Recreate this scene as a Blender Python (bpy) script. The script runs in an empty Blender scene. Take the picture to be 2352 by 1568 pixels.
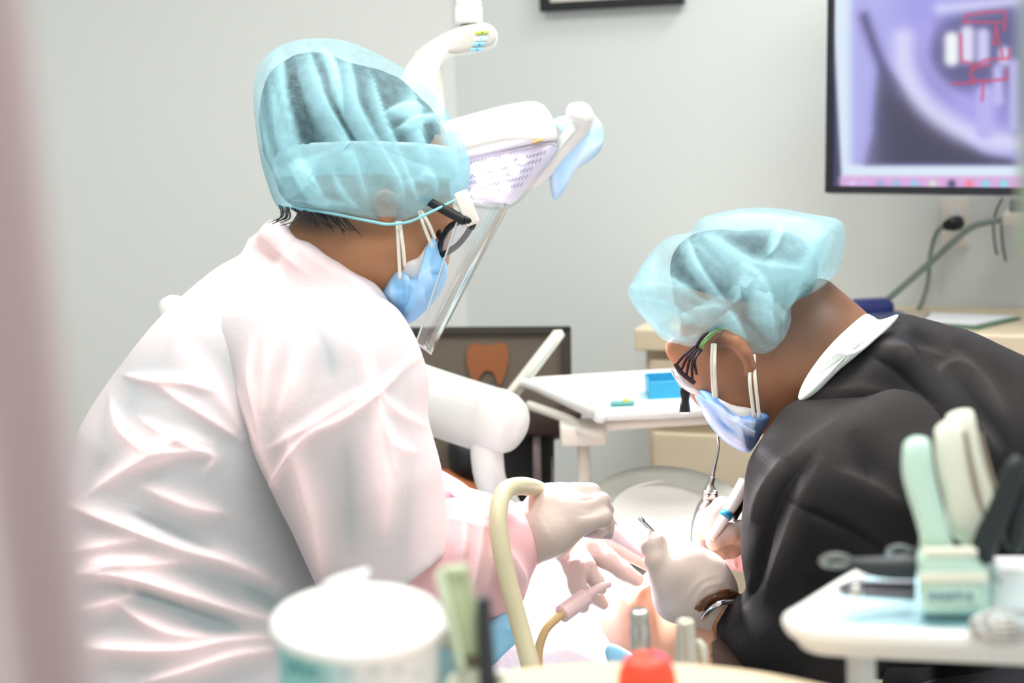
import bpy, math, random
import numpy as np
from mathutils import Vector, Matrix
random.seed(3); rng = np.random.default_rng(7)
D = bpy.data; SC = bpy.context.scene; COL = SC.collection

# ------------------------------------------------------------------ camera
FPX = 3920.0
PITCH, ROLL = math.radians(10.0), math.radians(2.8)
CAM = np.array((0.0, 0.0, 1.40))
FW = np.array((0, math.cos(PITCH), -math.sin(PITCH)))
_u = np.array((0, math.sin(PITCH), math.cos(PITCH))); _r = np.array((1.0, 0, 0))
RT = math.cos(ROLL)*_r - math.sin(ROLL)*_u
UP = math.sin(ROLL)*_r + math.cos(ROLL)*_u
cd = D.cameras.new('camera'); cam = D.objects.new('camera', cd); COL.objects.link(cam)
cd.sensor_width = 36; cd.lens = 36*FPX/2352; cd.clip_start = .05
cam.matrix_world = Matrix(((RT[0], UP[0], -FW[0], CAM[0]), (RT[1], UP[1], -FW[1], CAM[1]), (RT[2], UP[2], -FW[2], CAM[2]), (0, 0, 0, 1)))
cd.dof.use_dof = True; cd.dof.focus_distance = 2.03; cd.dof.aperture_fstop = 3.8; cd.dof.aperture_blades = 9
SC.camera = cam

# ------------------------------------------------------------------ light
w = D.worlds.new('world'); SC.world = w; w.use_nodes = True
w.node_tree.nodes['Background'].inputs[0].default_value = (.93, .97, 1, 1)
w.node_tree.nodes['Background'].inputs[1].default_value = 1.0
SC.view_settings.view_transform = 'Standard'; SC.view_settings.look = 'None'
SC.view_settings.gamma = 1; SC.view_settings.use_curve_mapping = False; SC.view_settings.exposure = -0.08
def area(name, loc, target, sx, sy, power, col=(1, 1, 1)):
    l = D.lights.new(name, 'AREA'); l.shape = 'RECTANGLE'; l.size = sx; l.size_y = sy; l.energy = power; l.color = col
    o = D.objects.new(name, l); COL.objects.link(o); o.location = loc
    o.rotation_euler = (Vector(target)-Vector(loc)).to_track_quat('-Z', 'Y').to_euler(); return o
PANELS = ((-.55, 1.95, 1.0, .5, 20, 'recessed white ceiling panel light above the person in pink'), (.75, 1.95, .9, .5, 12, 'recessed white ceiling panel light above the person in black'), (.15, .75, 1.0, .5, 12, 'recessed white ceiling panel light above the near counter'), (.95, 2.62, .6, .4, 16, 'small unseen ceiling panel light, added to brighten the wall below the screen'))  # last panel is an added fill lamp for the wall under the screen
for x_, y_, a_, b_, p_, l_ in PANELS: area('ceiling_panel_light', (x_, y_, 2.52), (x_, y_, 0), a_, b_, p_, (1, .99, .97)).data.spread = math.radians(150)

# ------------------------------------------------------------------ helpers
def P(px, py, d): return CAM + d*(FW + (px-1176)/FPX*RT - (py-784)/FPX*UP)
def PZ(px, py, z):
    r = FW + (px-1176)/FPX*RT - (py-784)/FPX*UP; return CAM + r*((z-CAM[2])/r[2])
def S(d): return d/FPX
def proj(v):
    q = v-CAM; dz = q@FW; return 1176+FPX*(q@RT)/dz, 784-FPX*(q@UP)/dz, dz
def lin(c):
    c = np.array(c[:3], float)/255.0
    return tuple(np.where(c <= .04045, c/12.92, ((c+.055)/1.055)**2.4))+(1.0,)
MATS = {}
def mat(name, rgb, rough=.5, metal=0, spec=.5, bump=0, bscale=60, vary=0, trans=0, emit=None, estr=0, sss=0, coat=0, attr=None, rgb2=None, alpha=1, ior=1.45):
    if name in MATS: return MATS[name]
    m = D.materials.new(name); m.use_nodes = True; nt = m.node_tree; N = nt.nodes; L = nt.links
    b = N['Principled BSDF']; b.inputs['Base Color'].default_value = lin(rgb); b.inputs['Roughness'].default_value = rough
    b.inputs['Metallic'].default_value = metal; b.inputs['Specular IOR Level'].default_value = spec
    b.inputs['IOR'].default_value = ior
    if coat: b.inputs['Coat Weight'].default_value = coat
    if sss:
        b.inputs['Subsurface Weight'].default_value = sss; b.inputs['Subsurface Radius'].default_value = (.012, .005, .003)
        b.inputs['Subsurface Scale'].default_value = 1
    if trans: b.inputs['Transmission Weight'].default_value = trans
    if alpha < 1: b.inputs['Alpha'].default_value = alpha
    if emit: b.inputs['Emission Color'].default_value = lin(emit); b.inputs['Emission Strength'].default_value = estr
    tc = N.new('ShaderNodeTexCoord'); out_col = None
    if attr:
        a = N.new('ShaderNodeAttribute'); a.attribute_name = attr
        mx = N.new('ShaderNodeMix'); mx.data_type = 'RGBA'; L.new(a.outputs['Fac'], mx.inputs[0])
        mx.inputs[6].default_value = lin(rgb); mx.inputs[7].default_value = lin(rgb2); out_col = mx.outputs[2]
    nz = N.new('ShaderNodeTexNoise'); nz.inputs['Scale'].default_value = bscale; nz.inputs['Detail'].default_value = 4
    L.new(tc.outputs['Object'], nz.inputs['Vector'])
    if vary:
        mr = N.new('ShaderNodeMapRange'); mr.inputs[1].default_value = .3; mr.inputs[2].default_value = .7
        mr.inputs[3].default_value = 1-vary; mr.inputs[4].default_value = 1+vary*.3; L.new(nz.outputs['Fac'], mr.inputs[0])
        mm = N.new('ShaderNodeMix'); mm.data_type = 'RGBA'; mm.blend_type = 'MULTIPLY'; mm.inputs[0].default_value = 1
        if out_col: L.new(out_col, mm.inputs[6])
        else: mm.inputs[6].default_value = lin(rgb)
        L.new(mr.outputs[0], mm.inputs[7]); out_col = mm.outputs[2]
    if out_col: L.new(out_col, b.inputs['Base Color'])
    if bump:
        bp = N.new('ShaderNodeBump'); bp.inputs['Strength'].default_value = bump; bp.inputs['Distance'].default_value = .004
        L.new(nz.outputs['Fac'], bp.inputs['Height']); L.new(bp.outputs[0], b.inputs['Normal'])
    MATS[name] = m; return m
def sheer(name, rgb, a0, a1, bscale=90, bump=.25, rgb_thin=None):
    """thin non-woven fabric: transparent where single, denser along folds (attribute 'fold')"""
    m = D.materials.new(name); m.use_nodes = True; nt = m.node_tree; N = nt.nodes; L = nt.links
    for n in list(N): N.remove(n)
    out = N.new('ShaderNodeOutputMaterial'); mix = N.new('ShaderNodeMixShader'); tr = N.new('ShaderNodeBsdfTransparent')
    tr.inputs[0].default_value = (.93, .98, 1, 1)
    df = N.new('ShaderNodeBsdfDiffuse'); tl = N.new('ShaderNodeBsdfTranslucent'); m2 = N.new('ShaderNodeMixShader'); m2.inputs[0].default_value = .22
    df.inputs[0].default_value = lin(rgb); tl.inputs[0].default_value = lin(rgb)
    a = N.new('ShaderNodeAttribute'); a.attribute_name = 'fold'; mr = N.new('ShaderNodeMapRange')
    mr.inputs[3].default_value = a0; mr.inputs[4].default_value = a1; L.new(a.outputs['Fac'], mr.inputs[0])
    tc = N.new('ShaderNodeTexCoord'); nz = N.new('ShaderNodeTexNoise'); nz.inputs['Scale'].default_value = bscale; nz.inputs['Detail'].default_value = 5
    L.new(tc.outputs['Object'], nz.inputs['Vector'])
    ad = N.new('ShaderNodeMath'); ad.operation = 'MULTIPLY_ADD'; L.new(nz.outputs['Fac'], ad.inputs[0]); ad.inputs[1].default_value = .3
    sb = N.new('ShaderNodeMath'); sb.operation = 'SUBTRACT'; L.new(mr.outputs[0], sb.inputs[0]); sb.inputs[1].default_value = .15
    L.new(sb.outputs[0], ad.inputs[2]); ad.use_clamp = True
    bp = N.new('ShaderNodeBump'); bp.inputs['Strength'].default_value = bump; bp.inputs['Distance'].default_value = .004
    L.new(nz.outputs['Fac'], bp.inputs['Height']); L.new(bp.outputs[0], df.inputs['Normal'])
    L.new(df.outputs[0], m2.inputs[1]); L.new(tl.outputs[0], m2.inputs[2])
    L.new(ad.outputs[0], mix.inputs[0]); L.new(tr.outputs[0], mix.inputs[1]); L.new(m2.outputs[0], mix.inputs[2]); L.new(mix.outputs[0], out.inputs[0])
    MATS[name] = m; return m
def clearmat(name, tint=(255, 255, 255), gloss=.06, opac=.03, edge=.5):
    m = D.materials.new(name); m.use_nodes = True; nt = m.node_tree; N = nt.nodes; L = nt.links
    for n in list(N): N.remove(n)
    out = N.new('ShaderNodeOutputMaterial'); tr = N.new('ShaderNodeBsdfTransparent'); tr.inputs[0].default_value = lin(tint)
    g = N.new('ShaderNodeBsdfGlossy'); g.inputs['Roughness'].default_value = .08; df = N.new('ShaderNodeBsdfDiffuse'); df.inputs[0].default_value = (.9, .93, .95, 1)
    lw = N.new('ShaderNodeLayerWeight'); lw.inputs[0].default_value = edge
    mr = N.new('ShaderNodeMapRange'); mr.inputs[3].default_value = gloss; mr.inputs[4].default_value = .75; L.new(lw.outputs['Facing'], mr.inputs[0])
    pw = N.new('ShaderNodeMath'); pw.operation = 'POWER'; pw.inputs[1].default_value = 3; L.new(lw.outputs['Facing'], pw.inputs[0]); L.new(pw.outputs[0], mr.inputs[0])
    m1 = N.new('ShaderNodeMixShader'); m1.inputs[0].default_value = opac; L.new(tr.outputs[0], m1.inputs[1]); L.new(df.outputs[0], m1.inputs[2])
    m2 = N.new('ShaderNodeMixShader'); L.new(mr.outputs[0], m2.inputs[0]); L.new(m1.outputs[0], m2.inputs[1]); L.new(g.outputs[0], m2.inputs[2]); L.new(m2.outputs[0], out.inputs[0])
    return m

def tag(o, label=None, cat=None, group=None, kind=None):
    if label: o['label'] = label
    if cat: o['category'] = cat
    if group: o['group'] = group
    if kind: o['kind'] = kind
    return o
def empty(name, loc, label, cat, group=None):
    o = D.objects.new(name, None); COL.objects.link(o); o.location = Vector(loc); o.empty_display_size = .05
    return tag(o, label, cat, group)
def mobj(name, V, F, m, parent=None, smooth=True, fold=None, sharp=None):
    V = np.asarray(V, float); c = V.mean(0)
    me = D.meshes.new(name); me.from_pydata((V-c).tolist(), [], [tuple(int(i) for i in f) for f in F]); me.validate(); me.update()
    if m: me.materials.append(m)
    if smooth:
        me.polygons.foreach_set('use_smooth', [True]*len(me.polygons))
        if sharp:
            try: me.set_sharp_from_angle(angle=math.radians(sharp))
            except Exception: pass
    if fold is not None:
        a = me.attributes.new('fold', 'FLOAT', 'POINT'); a.data.foreach_set('value', np.asarray(fold, np.float32))
    o = D.objects.new(name, me); COL.objects.link(o)
    if parent is not None:
        o.parent = parent; pl = np.array(world_of(parent)); o.location = Vector(c-pl)
    else: o.location = Vector(c)
    return o
def world_of(o):
    t = np.zeros(3)
    while o is not None: t = t+np.array(o.location); o = o.parent
    return t

# --- mesh pieces: each returns (V, F); join() merges several into one mesh
def join(parts):
    V = []; F = []; n = 0
    for v, f in parts:
        v = np.asarray(v); V.append(v); F += [tuple(i+n for i in q) for q in f]; n += len(v)
    return np.vstack(V), F
def crs(pts, n=8, closed=False):
    p = np.array(pts, float); m = len(p)
    if m < 3 and not closed: return np.array([p[0]+(p[-1]-p[0])*t for t in np.linspace(0, 1, n+1)])
    out = []
    for i in range(m if closed else m-1):
        a, b, c, d = (p[(i-1) % m], p[i], p[(i+1) % m], p[(i+2) % m]) if closed else (p[max(i-1, 0)], p[i], p[i+1], p[min(i+2, m-1)])
        for t in np.arange(n)/n:
            out.append(.5*((2*b)+(-a+c)*t+(2*a-5*b+4*c-d)*t*t+(-a+3*b-3*c+d)*t**3))
    if not closed: out.append(p[-1])
    return np.array(out)
def tube(pts, r, sides=12, n=8, closed=False, flat=1.0, smooth=True, flatdir=None):
    """tube along points (world); r scalar or per point list"""
    pts = np.array([np.array(p) for p in pts]); rr = np.full(len(pts), r) if np.isscalar(r) else np.array(r, float)
    if smooth:
        q = crs(np.hstack([pts, rr[:, None]]), n, closed); pts, rr = q[:, :3], np.abs(q[:, 3])
    m = len(pts); T = np.roll(pts, -1, 0)-np.roll(pts, 1, 0)
    if not closed: T[0] = pts[1]-pts[0]; T[-1] = pts[-1]-pts[-2]
    T /= np.linalg.norm(T, axis=1)[:, None]+1e-12
    ref = np.array(flatdir) if flatdir is not None else (np.array((0, 0, 1.0)) if abs(T[0][2]) < .8 else np.array((1.0, 0, 0)))
    V = []; u = ref
    for i in range(m):
        u = (ref if flatdir is not None else u); u = u-T[i]*(u@T[i]); u /= np.linalg.norm(u)+1e-12; v = np.cross(T[i], u)
        for k in range(sides):
            a = 2*math.pi*k/sides; V.append(pts[i]+rr[i]*(math.cos(a)*u*flat+math.sin(a)*v))
    F = []
    for i in range(m if closed else m-1):
        j = (i+1) % m
        for k in range(sides):
            l = (k+1) % sides; F.append((i*sides+k, i*sides+l, j*sides+l, j*sides+k))
    if not closed:
        F.append(tuple(range(sides))[::-1]); F.append(tuple((m-1)*sides+k for k in range(sides)))
    return np.array(V), F
def cyl(a, b, ra, rb=None, sides=32): return tube([a, b], [ra, rb if rb is not None else ra], sides, smooth=False)
def lathe(c, prof, axis=(0, 0, 1), sides=40, cap=True):
    """prof: list of (radius, height)"""
    ax = np.array(axis, float); ax /= np.linalg.norm(ax); ref = np.array((1.0, 0, 0)) if abs(ax[0]) < .8 else np.array((0, 1.0, 0))
    u = np.cross(ax, ref); u /= np.linalg.norm(u); v = np.cross(ax, u); V = []; F = []
    for r, h in prof:
        for k in range(sides):
            a = 2*math.pi*k/sides; V.append(np.array(c)+ax*h+r*(math.cos(a)*u+math.sin(a)*v))
    for i in range(len(prof)-1):
        for k in range(sides):
            l = (k+1) % sides; F.append((i*sides+k, i*sides+l, (i+1)*sides+l, (i+1)*sides+k))
    if cap:
        F.append(tuple(range(sides))[::-1]); F.append(tuple((len(prof)-1)*sides+k for k in range(sides)))
    return np.array(V), F
def box(c, X, Y, Z, bev=0.0):
    """box centred at c with half-axis vectors X,Y,Z and chamfered edges"""
    c, X, Y, Z = map(lambda q: np.array(q, float), (c, X, Y, Z)); L = [np.linalg.norm(q) for q in (X, Y, Z)]
    A = [q/l for q, l in zip((X, Y, Z), L)]; bev = min([bev]+[l*.9 for l in L])
    import bmesh
    bm = bmesh.new(); bmesh.ops.create_cube(bm, size=2)
    for v in bm.verts: v.co = Vector((v.co.x*L[0], v.co.y*L[1], v.co.z*L[2]))
    if bev > 0: bmesh.ops.bevel(bm, geom=bm.edges[:], offset=bev, segments=3, profile=.5, affect='EDGES')
    V = np.array([c+A[0]*v.co.x+A[1]*v.co.y+A[2]*v.co.z for v in bm.verts]); F = [tuple(v.index for v in f.verts) for f in bm.faces]
    bm.free(); return V, F
def wbox(x0, x1, y0, y1, z0, z1, bev=0.0):
    return box(((x0+x1)/2, (y0+y1)/2, (z0+z1)/2), ((x1-x0)/2, 0, 0), (0, (y1-y0)/2, 0), (0, 0, (z1-z0)/2), bev)
def prism(poly, nrm, th):
    """poly: planar world points; extruded by th along nrm"""
    p = np.array(poly); n = np.array(nrm)*th; m = len(p); V = np.vstack([p, p+n])
    F = [tuple(range(m))[::-1], tuple(range(m, 2*m))]+[(i, (i+1) % m, m+(i+1) % m, m+i) for i in range(m)]
    return V, F
def slab(poly, nrm, th, r=.3, seg=5):
    """like prism but with a rounded rim"""
    p = np.array(poly); c = p.mean(0); m = len(p); n = np.array(nrm); V = []; F = []
    prof = [(1-(1-math.cos(a))*r, th*(.5+.5*math.sin(b))) for a, b in [(math.pi/2*abs(s), math.pi/2*s) for s in np.linspace(-1, 1, 2*seg+1)]]
    for s, h in prof: V += [c+(q-c)*s+n*h for q in p]
    k = len(prof)
    for j in range(k-1):
        for i in range(m): F.append((j*m+i, j*m+(i+1) % m, (j+1)*m+(i+1) % m, (j+1)*m+i))
    F.append(tuple(range(m))[::-1]); F.append(tuple((k-1)*m+i for i in range(m)))
    return np.array(V), F
def inflate(outline, centre, d, half, n=6, m=26, e=.8, back=None, hem=None):
    """a rounded volume whose outline (pixels at depth d) is given; half = half thickness in metres"""
    o = crs(outline, n, True); k = len(o); cx, cy = centre; V = []; F = []
    df = d if callable(d) else (lambda x, y: d)
    dirs = (o-np.array(centre)); dirs = dirs/np.linalg.norm(dirs, axis=1)[:, None]; ev = np.full(k, e)
    if hem is not None: ev = e+(.16-e)*np.clip((dirs@np.array(hem[:2])-hem[2])/hem[3], 0, 1)
    def ring(c, dd): return [P(cx+(x-cx)*c**q, cy+(y-cy)*c**q, df(x, y)+dd) for (x, y), q in zip(o, ev)]
    sl = [math.pi/2*np.sign(t)*(1-(1-abs(t))**(3.0 if hem is not None else 1.4)) for t in np.linspace(-1, 1, 2*m+1)]
    rows = []
    for a in sl:
        s = max(math.cos(a), 0); h = half if a < 0 or back is None else back
        if abs(abs(a)-math.pi/2) < 1e-6: rows.append([len(V)]); V.append(P(cx, cy, df(cx, cy)+h*math.sin(a))); continue
        st = len(V); V += ring(s, h*math.sin(a)); rows.append(list(range(st, st+k)))
    for r0, r1 in zip(rows[:-1], rows[1:]):
        for i in range(k):
            j = (i+1) % k
            if len(r0) == 1: F.append((r0[0], r1[i], r1[j]))
            elif len(r1) == 1: F.append((r0[i], r1[0], r0[j]))
            else: F.append((r0[i], r1[i], r1[j], r0[j]))
    return np.array(V), F
def normals(V, F):
    N = np.zeros_like(V); F4 = np.array([f if len(f) == 4 else (f[0], f[1], f[2], f[2]) for f in F])
    a = V[F4[:, 2]]-V[F4[:, 0]]; b = V[F4[:, 3]]-V[F4[:, 1]]; c = np.cross(a, b)
    for i in range(4): np.add.at(N, F4[:, i], c)
    N /= np.linalg.norm(N, axis=1)[:, None]+1e-12; return N
def segdist(px, py, pts):
    best = np.full(px.shape, 1e9)
    for (x0, y0), (x1, y1) in zip(pts[:-1], pts[1:]):
        dx, dy = x1-x0, y1-y0; t = np.clip(((px-x0)*dx+(py-y0)*dy)/(dx*dx+dy*dy+1e-9), 0, 1)
        # fade towards the ends is handled by caller through width
        best = np.minimum(best, np.hypot(px-x0-t*dx, py-y0-t*dy))
    return best
def segfull(px, py, pts):
    best = np.full(px.shape, 1e9); sgn = np.ones(px.shape); tt = np.zeros(px.shape); pts = np.asarray(pts, float)
    L = np.r_[0, np.cumsum(np.hypot(*(pts[1:]-pts[:-1]).T))]; tot = L[-1]+1e-9
    for k in range(len(pts)-1):
        (x0, y0), (x1, y1) = pts[k], pts[k+1]; dx, dy = x1-x0, y1-y0; t = np.clip(((px-x0)*dx+(py-y0)*dy)/(dx*dx+dy*dy+1e-9), 0, 1)
        d = np.hypot(px-x0-t*dx, py-y0-t*dy); m = d < best; best = np.where(m, d, best)
        sgn = np.where(m, np.sign(dx*(py-y0)-dy*(px-x0)), sgn); tt = np.where(m, (L[k]+t*(L[k+1]-L[k]))/tot, tt)
    return best, sgn, tt
def subdiv(V, F):
    F = np.asarray(F); n = len(V); E = np.vstack([np.sort(F[:, [i, (i+1) % 4]], 1) for i in range(4)]); key = E[:, 0]*n+E[:, 1]
    u, inv = np.unique(key, return_inverse=True); em = (V[u//n]+V[u % n])/2; fc = V[F].mean(1); ne = len(u); m = len(F); inv = inv.reshape(4, m)+n; c = n+ne+np.arange(m)
    V2 = np.vstack([V, em, fc]); F2 = np.vstack([np.stack([F[:, i], inv[i], c, inv[(i-1) % 4]], 1) for i in range(4)]); return V2, F2
def folds(V, F, FL, noise=0.0, nscale=14, asym=0):
    """FL: (points px, width px, amplitude mm [, band]) ridge (+) or valley (-) in the cloth. Returns displaced V and ridge mask"""
    N = normals(V, F); cen = V.mean(0)
    if ((V-cen)*N).sum(1).mean() < 0: N = -N
    px, py, dz = proj(V); tocam = CAM-V; tocam /= np.linalg.norm(tocam, axis=1)[:, None]; face = np.clip((N*tocam).sum(1)*2.2, 0, 1)
    disp = np.zeros(len(V)); mask = np.zeros(len(V))
    for it in FL:
        pts, wd, amp = it[:3]; side_ = it[3] if len(it) > 3 else asym
        q = crs(pts, 6) if len(pts) > 2 else np.array(pts, float)
        ds, sg, tt = segfull(px, py, q); tap = np.clip(np.sin(math.pi*np.clip(tt, .02, .98)), 0, 1)**.6*(.35+.65*np.exp(-(np.maximum(ds-wd*3, 0)/wd)**2))
        wl = wd*(.55+.45*tap)
        if side_: wl = np.where(sg*side_ > 0, wl*2.2, wl*.35)
        g = (.62*np.exp(-(ds/wl)**1.3)+.38*np.exp(-(ds/(2.4*wl))**2))*tap
        disp += g*amp*.001; mask += g*(1 if amp > 0 else -.4)
    disp *= face
    if noise: disp += noise*.001*wave(V*nscale)
    return V+N*disp[:, None], mask*face
def wave(X):
    r = np.random.default_rng(11); s = 0
    for o in range(1, 4):
        for _ in range(4):
            k = r.normal(size=3)*o; s = s+np.sin(X@k+r.uniform(0, 6.28))/o
    return s/6

# --- signed-distance bodies, one continuous surface by surface nets
class Body:
    def __init__(s, k=.02): s.ops = []; s.k = k
    def cap(s, a, b, ra, rb, k=None, neg=False): s.ops.append(('c', np.array(a), np.array(b), ra, rb, k or s.k, neg)); return s
    def chain(s, pts, k=None, grow=0):
        """pts: (px,py,depth,r_px)"""
        for p, q in zip(pts[:-1], pts[1:]): s.cap(P(*p[:3]), P(*q[:3]), p[3]*S(p[2])+grow, q[3]*S(q[2])+grow, k)
        return s
    def wchain(s, pts, k=None, grow=0):
        for p, q in zip(pts[:-1], pts[1:]): s.cap(p[:3], q[:3], p[3]+grow, q[3]+grow, k)
        return s
    def ell(s, c, rx, ry, rz, ang=0, k=None, neg=False):
        """c = (px,py,depth); radii in px (x along, y across, z = depth); ang in the image plane, degrees clockwise"""
        a = math.radians(ang); X = math.cos(a)*RT-math.sin(a)*UP; Y = math.sin(a)*RT+math.cos(a)*UP; q = S(c[2])
        s.ops.append(('e', P(*c), np.array([X, Y, FW]), np.array((rx*q, ry*q, rz*q)), 0, k or s.k, neg)); return s
    def cut(s, pt, n): s.ops.append(('h', np.array(pt), np.array(n, float)/np.linalg.norm(n), 0, 0, 0, False)); return s
    def mesh(s, res=.006):
        lo = np.full(3, 1e9); hi = -lo
        for o in s.ops:
            if o[0] == 'c' and not o[6]: r = max(o[3], o[4]); lo = np.minimum(lo, np.minimum(o[1], o[2])-r); hi = np.maximum(hi, np.maximum(o[1], o[2])+r)
            if o[0] == 'e' and not o[6]: r = o[3].max(); lo = np.minimum(lo, o[1]-r); hi = np.maximum(hi, o[1]+r)
        lo -= res*3; hi += res*3; n = np.ceil((hi-lo)/res).astype(int)+1
        ax = [lo[i]+res*np.arange(n[i]) for i in range(3)]; f = np.full(n, .1, np.float32)
        for o in s.ops:
            if o[0] == 'h':
                d = ((ax[0]-o[1][0])*o[2][0])[:, None, None]+((ax[1]-o[1][1])*o[2][1])[None, :, None]+((ax[2]-o[1][2])*o[2][2])[None, None, :]
                f = np.maximum(f, d.astype(np.float32)); continue
            if o[0] == 'c': r = max(o[3], o[4])+o[5]+.012; a, b = np.minimum(o[1], o[2])-r, np.maximum(o[1], o[2])+r
            else: r = o[3].max()+o[5]+.012; a, b = o[1]-r, o[1]+r
            i0 = np.clip(((a-lo)/res).astype(int), 0, n-1); i1 = np.clip(((b-lo)/res).astype(int)+2, 0, n)
            if (i1 <= i0).any(): continue
            sl = tuple(slice(i0[i], i1[i]) for i in range(3))
            X = np.stack(np.meshgrid(*[ax[i][sl[i]] for i in range(3)], indexing='ij'), -1)
            if o[0] == 'c':
                ab = o[2]-o[1]; t = np.clip(((X-o[1])@ab)/(ab@ab+1e-12), 0, 1); d = np.linalg.norm(X-o[1]-t[..., None]*ab, axis=-1)-(o[3]+(o[4]-o[3])*t)
            else:
                q = (X-o[1])@o[2].T; k0 = np.linalg.norm(q/o[3], axis=-1); k1 = np.linalg.norm(q/o[3]**2, axis=-1)+1e-9; d = k0*(k0-1)/k1
            d = d.astype(np.float32); g = f[sl]; k = o[5]
            if o[6]: h = np.clip(.5-.5*(g+d)/k, 0, 1); f[sl] = g*(1-h)-d*h+k*h*(1-h)
            else: h = np.clip(.5+.5*(d-g)/k, 0, 1); f[sl] = d*(1-h)+g*h-k*h*(1-h)
        return nets(f, lo, res)
def nets(f, lo, res):
    ins = f < 0; nx, ny, nz = f.shape
    cnt = np.zeros((nx-1, ny-1, nz-1), np.int8)
    for i in (0, 1):
        for j in (0, 1):
            for k in (0, 1): cnt += ins[i:nx-1+i, j:ny-1+j, k:nz-1+k]
    act = (cnt > 0) & (cnt < 8); idx = np.full(act.shape, -1, int); A = np.argwhere(act); idx[act] = np.arange(len(A))
    pos = np.zeros((len(A), 3)); num = np.zeros(len(A))
    for ax in range(3):
        for u in (0, 1):
            for v in (0, 1):
                o0 = [0, 0, 0]; oth = [a for a in range(3) if a != ax]; o0[oth[0]] = u; o0[oth[1]] = v; o1 = list(o0); o1[ax] = 1
                a = f[A[:, 0]+o0[0], A[:, 1]+o0[1], A[:, 2]+o0[2]]; b = f[A[:, 0]+o1[0], A[:, 1]+o1[1], A[:, 2]+o1[2]]
                m = (a < 0) != (b < 0); t = np.where(m, a/(a-b+1e-20), 0); q = np.array(o0)[None].repeat(len(A), 0).astype(float); q[:, ax] += t
                pos += q*m[:, None]; num += m
    V = lo+res*(A+pos/num[:, None]); F = []
    for ax in range(3):
        oth = [a for a in range(3) if a != ax]; s0 = [slice(1, -1)]*3; s0[ax] = slice(0, -1); s1 = [slice(1, -1)]*3; s1[ax] = slice(1, None)
        a = ins[tuple(s0)]; b = ins[tuple(s1)]; E = np.argwhere(a != b)
        if not len(E): continue
        flip = a[tuple(E.T)]; C = E.copy(); C[:, oth[0]] += 1; C[:, oth[1]] += 1
        def gi(du, dv):
            Q = C.copy(); Q[:, oth[0]] -= du; Q[:, oth[1]] -= dv; return idx[tuple(Q.T)]
        q = np.stack([gi(1, 1), gi(0, 1), gi(0, 0), gi(1, 0)], 1)
        if ax == 1: flip = ~flip
        q[~flip] = q[~flip][:, ::-1]; F.append(q)
    return V, np.vstack(F)
def relax(V, F, it=2, lam=.5):
    F = np.asarray(F); n = len(V); 
    E = np.vstack([F[:, [i, (i+1) % 4]] for i in range(4)])
    for _ in range(it):
        s = np.zeros_like(V); c = np.zeros(n); np.add.at(s, E[:, 0], V[E[:, 1]]); np.add.at(c, E[:, 0], 1); np.add.at(s, E[:, 1], V[E[:, 0]]); np.add.at(c, E[:, 1], 1)
        V = V+lam*(s/c[:, None]-V)
    return V

# ------------------------------------------------------------------ materials
M_wall = mat('wall_paint', (221, 224, 220), .85, bump=.05, bscale=220)
M_wall2 = mat('wall_paint_grey', (216, 221, 219), .85, bump=.05, bscale=220)
M_floor = mat('floor_vinyl', (192, 190, 184), .45, vary=.15, bscale=9)
M_ceil = mat('ceiling_tile', (235, 235, 232), .9, bump=.2, bscale=180)
M_white = mat('white_plastic', (228, 229, 225), .32, coat=.2)
M_offw = mat('off_white_plastic', (232, 226, 214), .35)
M_beige = mat('beige_laminate', (222, 206, 178), .5, vary=.04, bscale=30)
M_black = mat('black_plastic', (18, 18, 20), .38)
M_bframe = mat('black_frame', (30, 32, 32), .5)
M_steel = mat('brushed_steel', (200, 200, 196), .28, metal=1)
M_chrome = mat('chrome', (225, 222, 220), .12, metal=1)
M_hose = mat('beige_rubber', (196, 186, 152), .38, spec=.6)
M_tan = mat('tan_tubing', (205, 168, 120), .4)
M_mint = mat('mint_plastic', (188, 219, 203), .42)
M_mintedge = mat('cream_plastic', (226, 226, 208), .4)
M_sage = mat('sage_plastic', (158, 176, 150), .6)
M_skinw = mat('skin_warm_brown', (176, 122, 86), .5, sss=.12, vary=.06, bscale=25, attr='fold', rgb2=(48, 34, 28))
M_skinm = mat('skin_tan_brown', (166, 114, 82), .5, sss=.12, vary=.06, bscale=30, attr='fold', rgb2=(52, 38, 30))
M_skinp = mat('skin_light_tan', (214, 160, 130), .5, sss=.12, vary=.06, bscale=30, attr='fold', rgb2=(60, 44, 38))
M_hair = mat('dark_hair', (22, 22, 28), .5, bump=.8, bscale=140)
M_hair2 = mat('short_black_hair', (46, 46, 50), .7, bump=.9, bscale=260, vary=.3)
M_glove = mat('latex_glove', (190, 172, 162), .42, sss=.10, bump=.15, bscale=70)
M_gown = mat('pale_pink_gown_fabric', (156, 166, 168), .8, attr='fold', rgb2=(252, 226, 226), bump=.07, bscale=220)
M_gownpink = mat('pink_gown_fabric', (226, 164, 168), .75, attr='fold', rgb2=(250, 212, 214), bump=.15, bscale=220)
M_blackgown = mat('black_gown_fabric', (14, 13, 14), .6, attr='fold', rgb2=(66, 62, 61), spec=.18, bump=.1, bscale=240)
M_collar = mat('white_cotton', (236, 242, 236), .8, bump=.15, bscale=240)
M_capw = sheer('turquoise_bouffant_fabric', (176, 228, 238), .15, .93)
M_capm = sheer('pale_turquoise_bouffant_fabric', (184, 232, 241), .17, .95)
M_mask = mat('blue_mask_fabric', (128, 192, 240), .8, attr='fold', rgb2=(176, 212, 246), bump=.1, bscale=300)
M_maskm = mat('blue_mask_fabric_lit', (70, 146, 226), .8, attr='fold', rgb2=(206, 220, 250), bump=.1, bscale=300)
M_lining = mat('white_mask_lining', (226, 220, 216), .85)
M_elastic = mat('white_elastic', (232, 228, 214), .8)
M_bib = mat('white_paper_bib', (238, 238, 246), .85, bump=.9, bscale=170)
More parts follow.
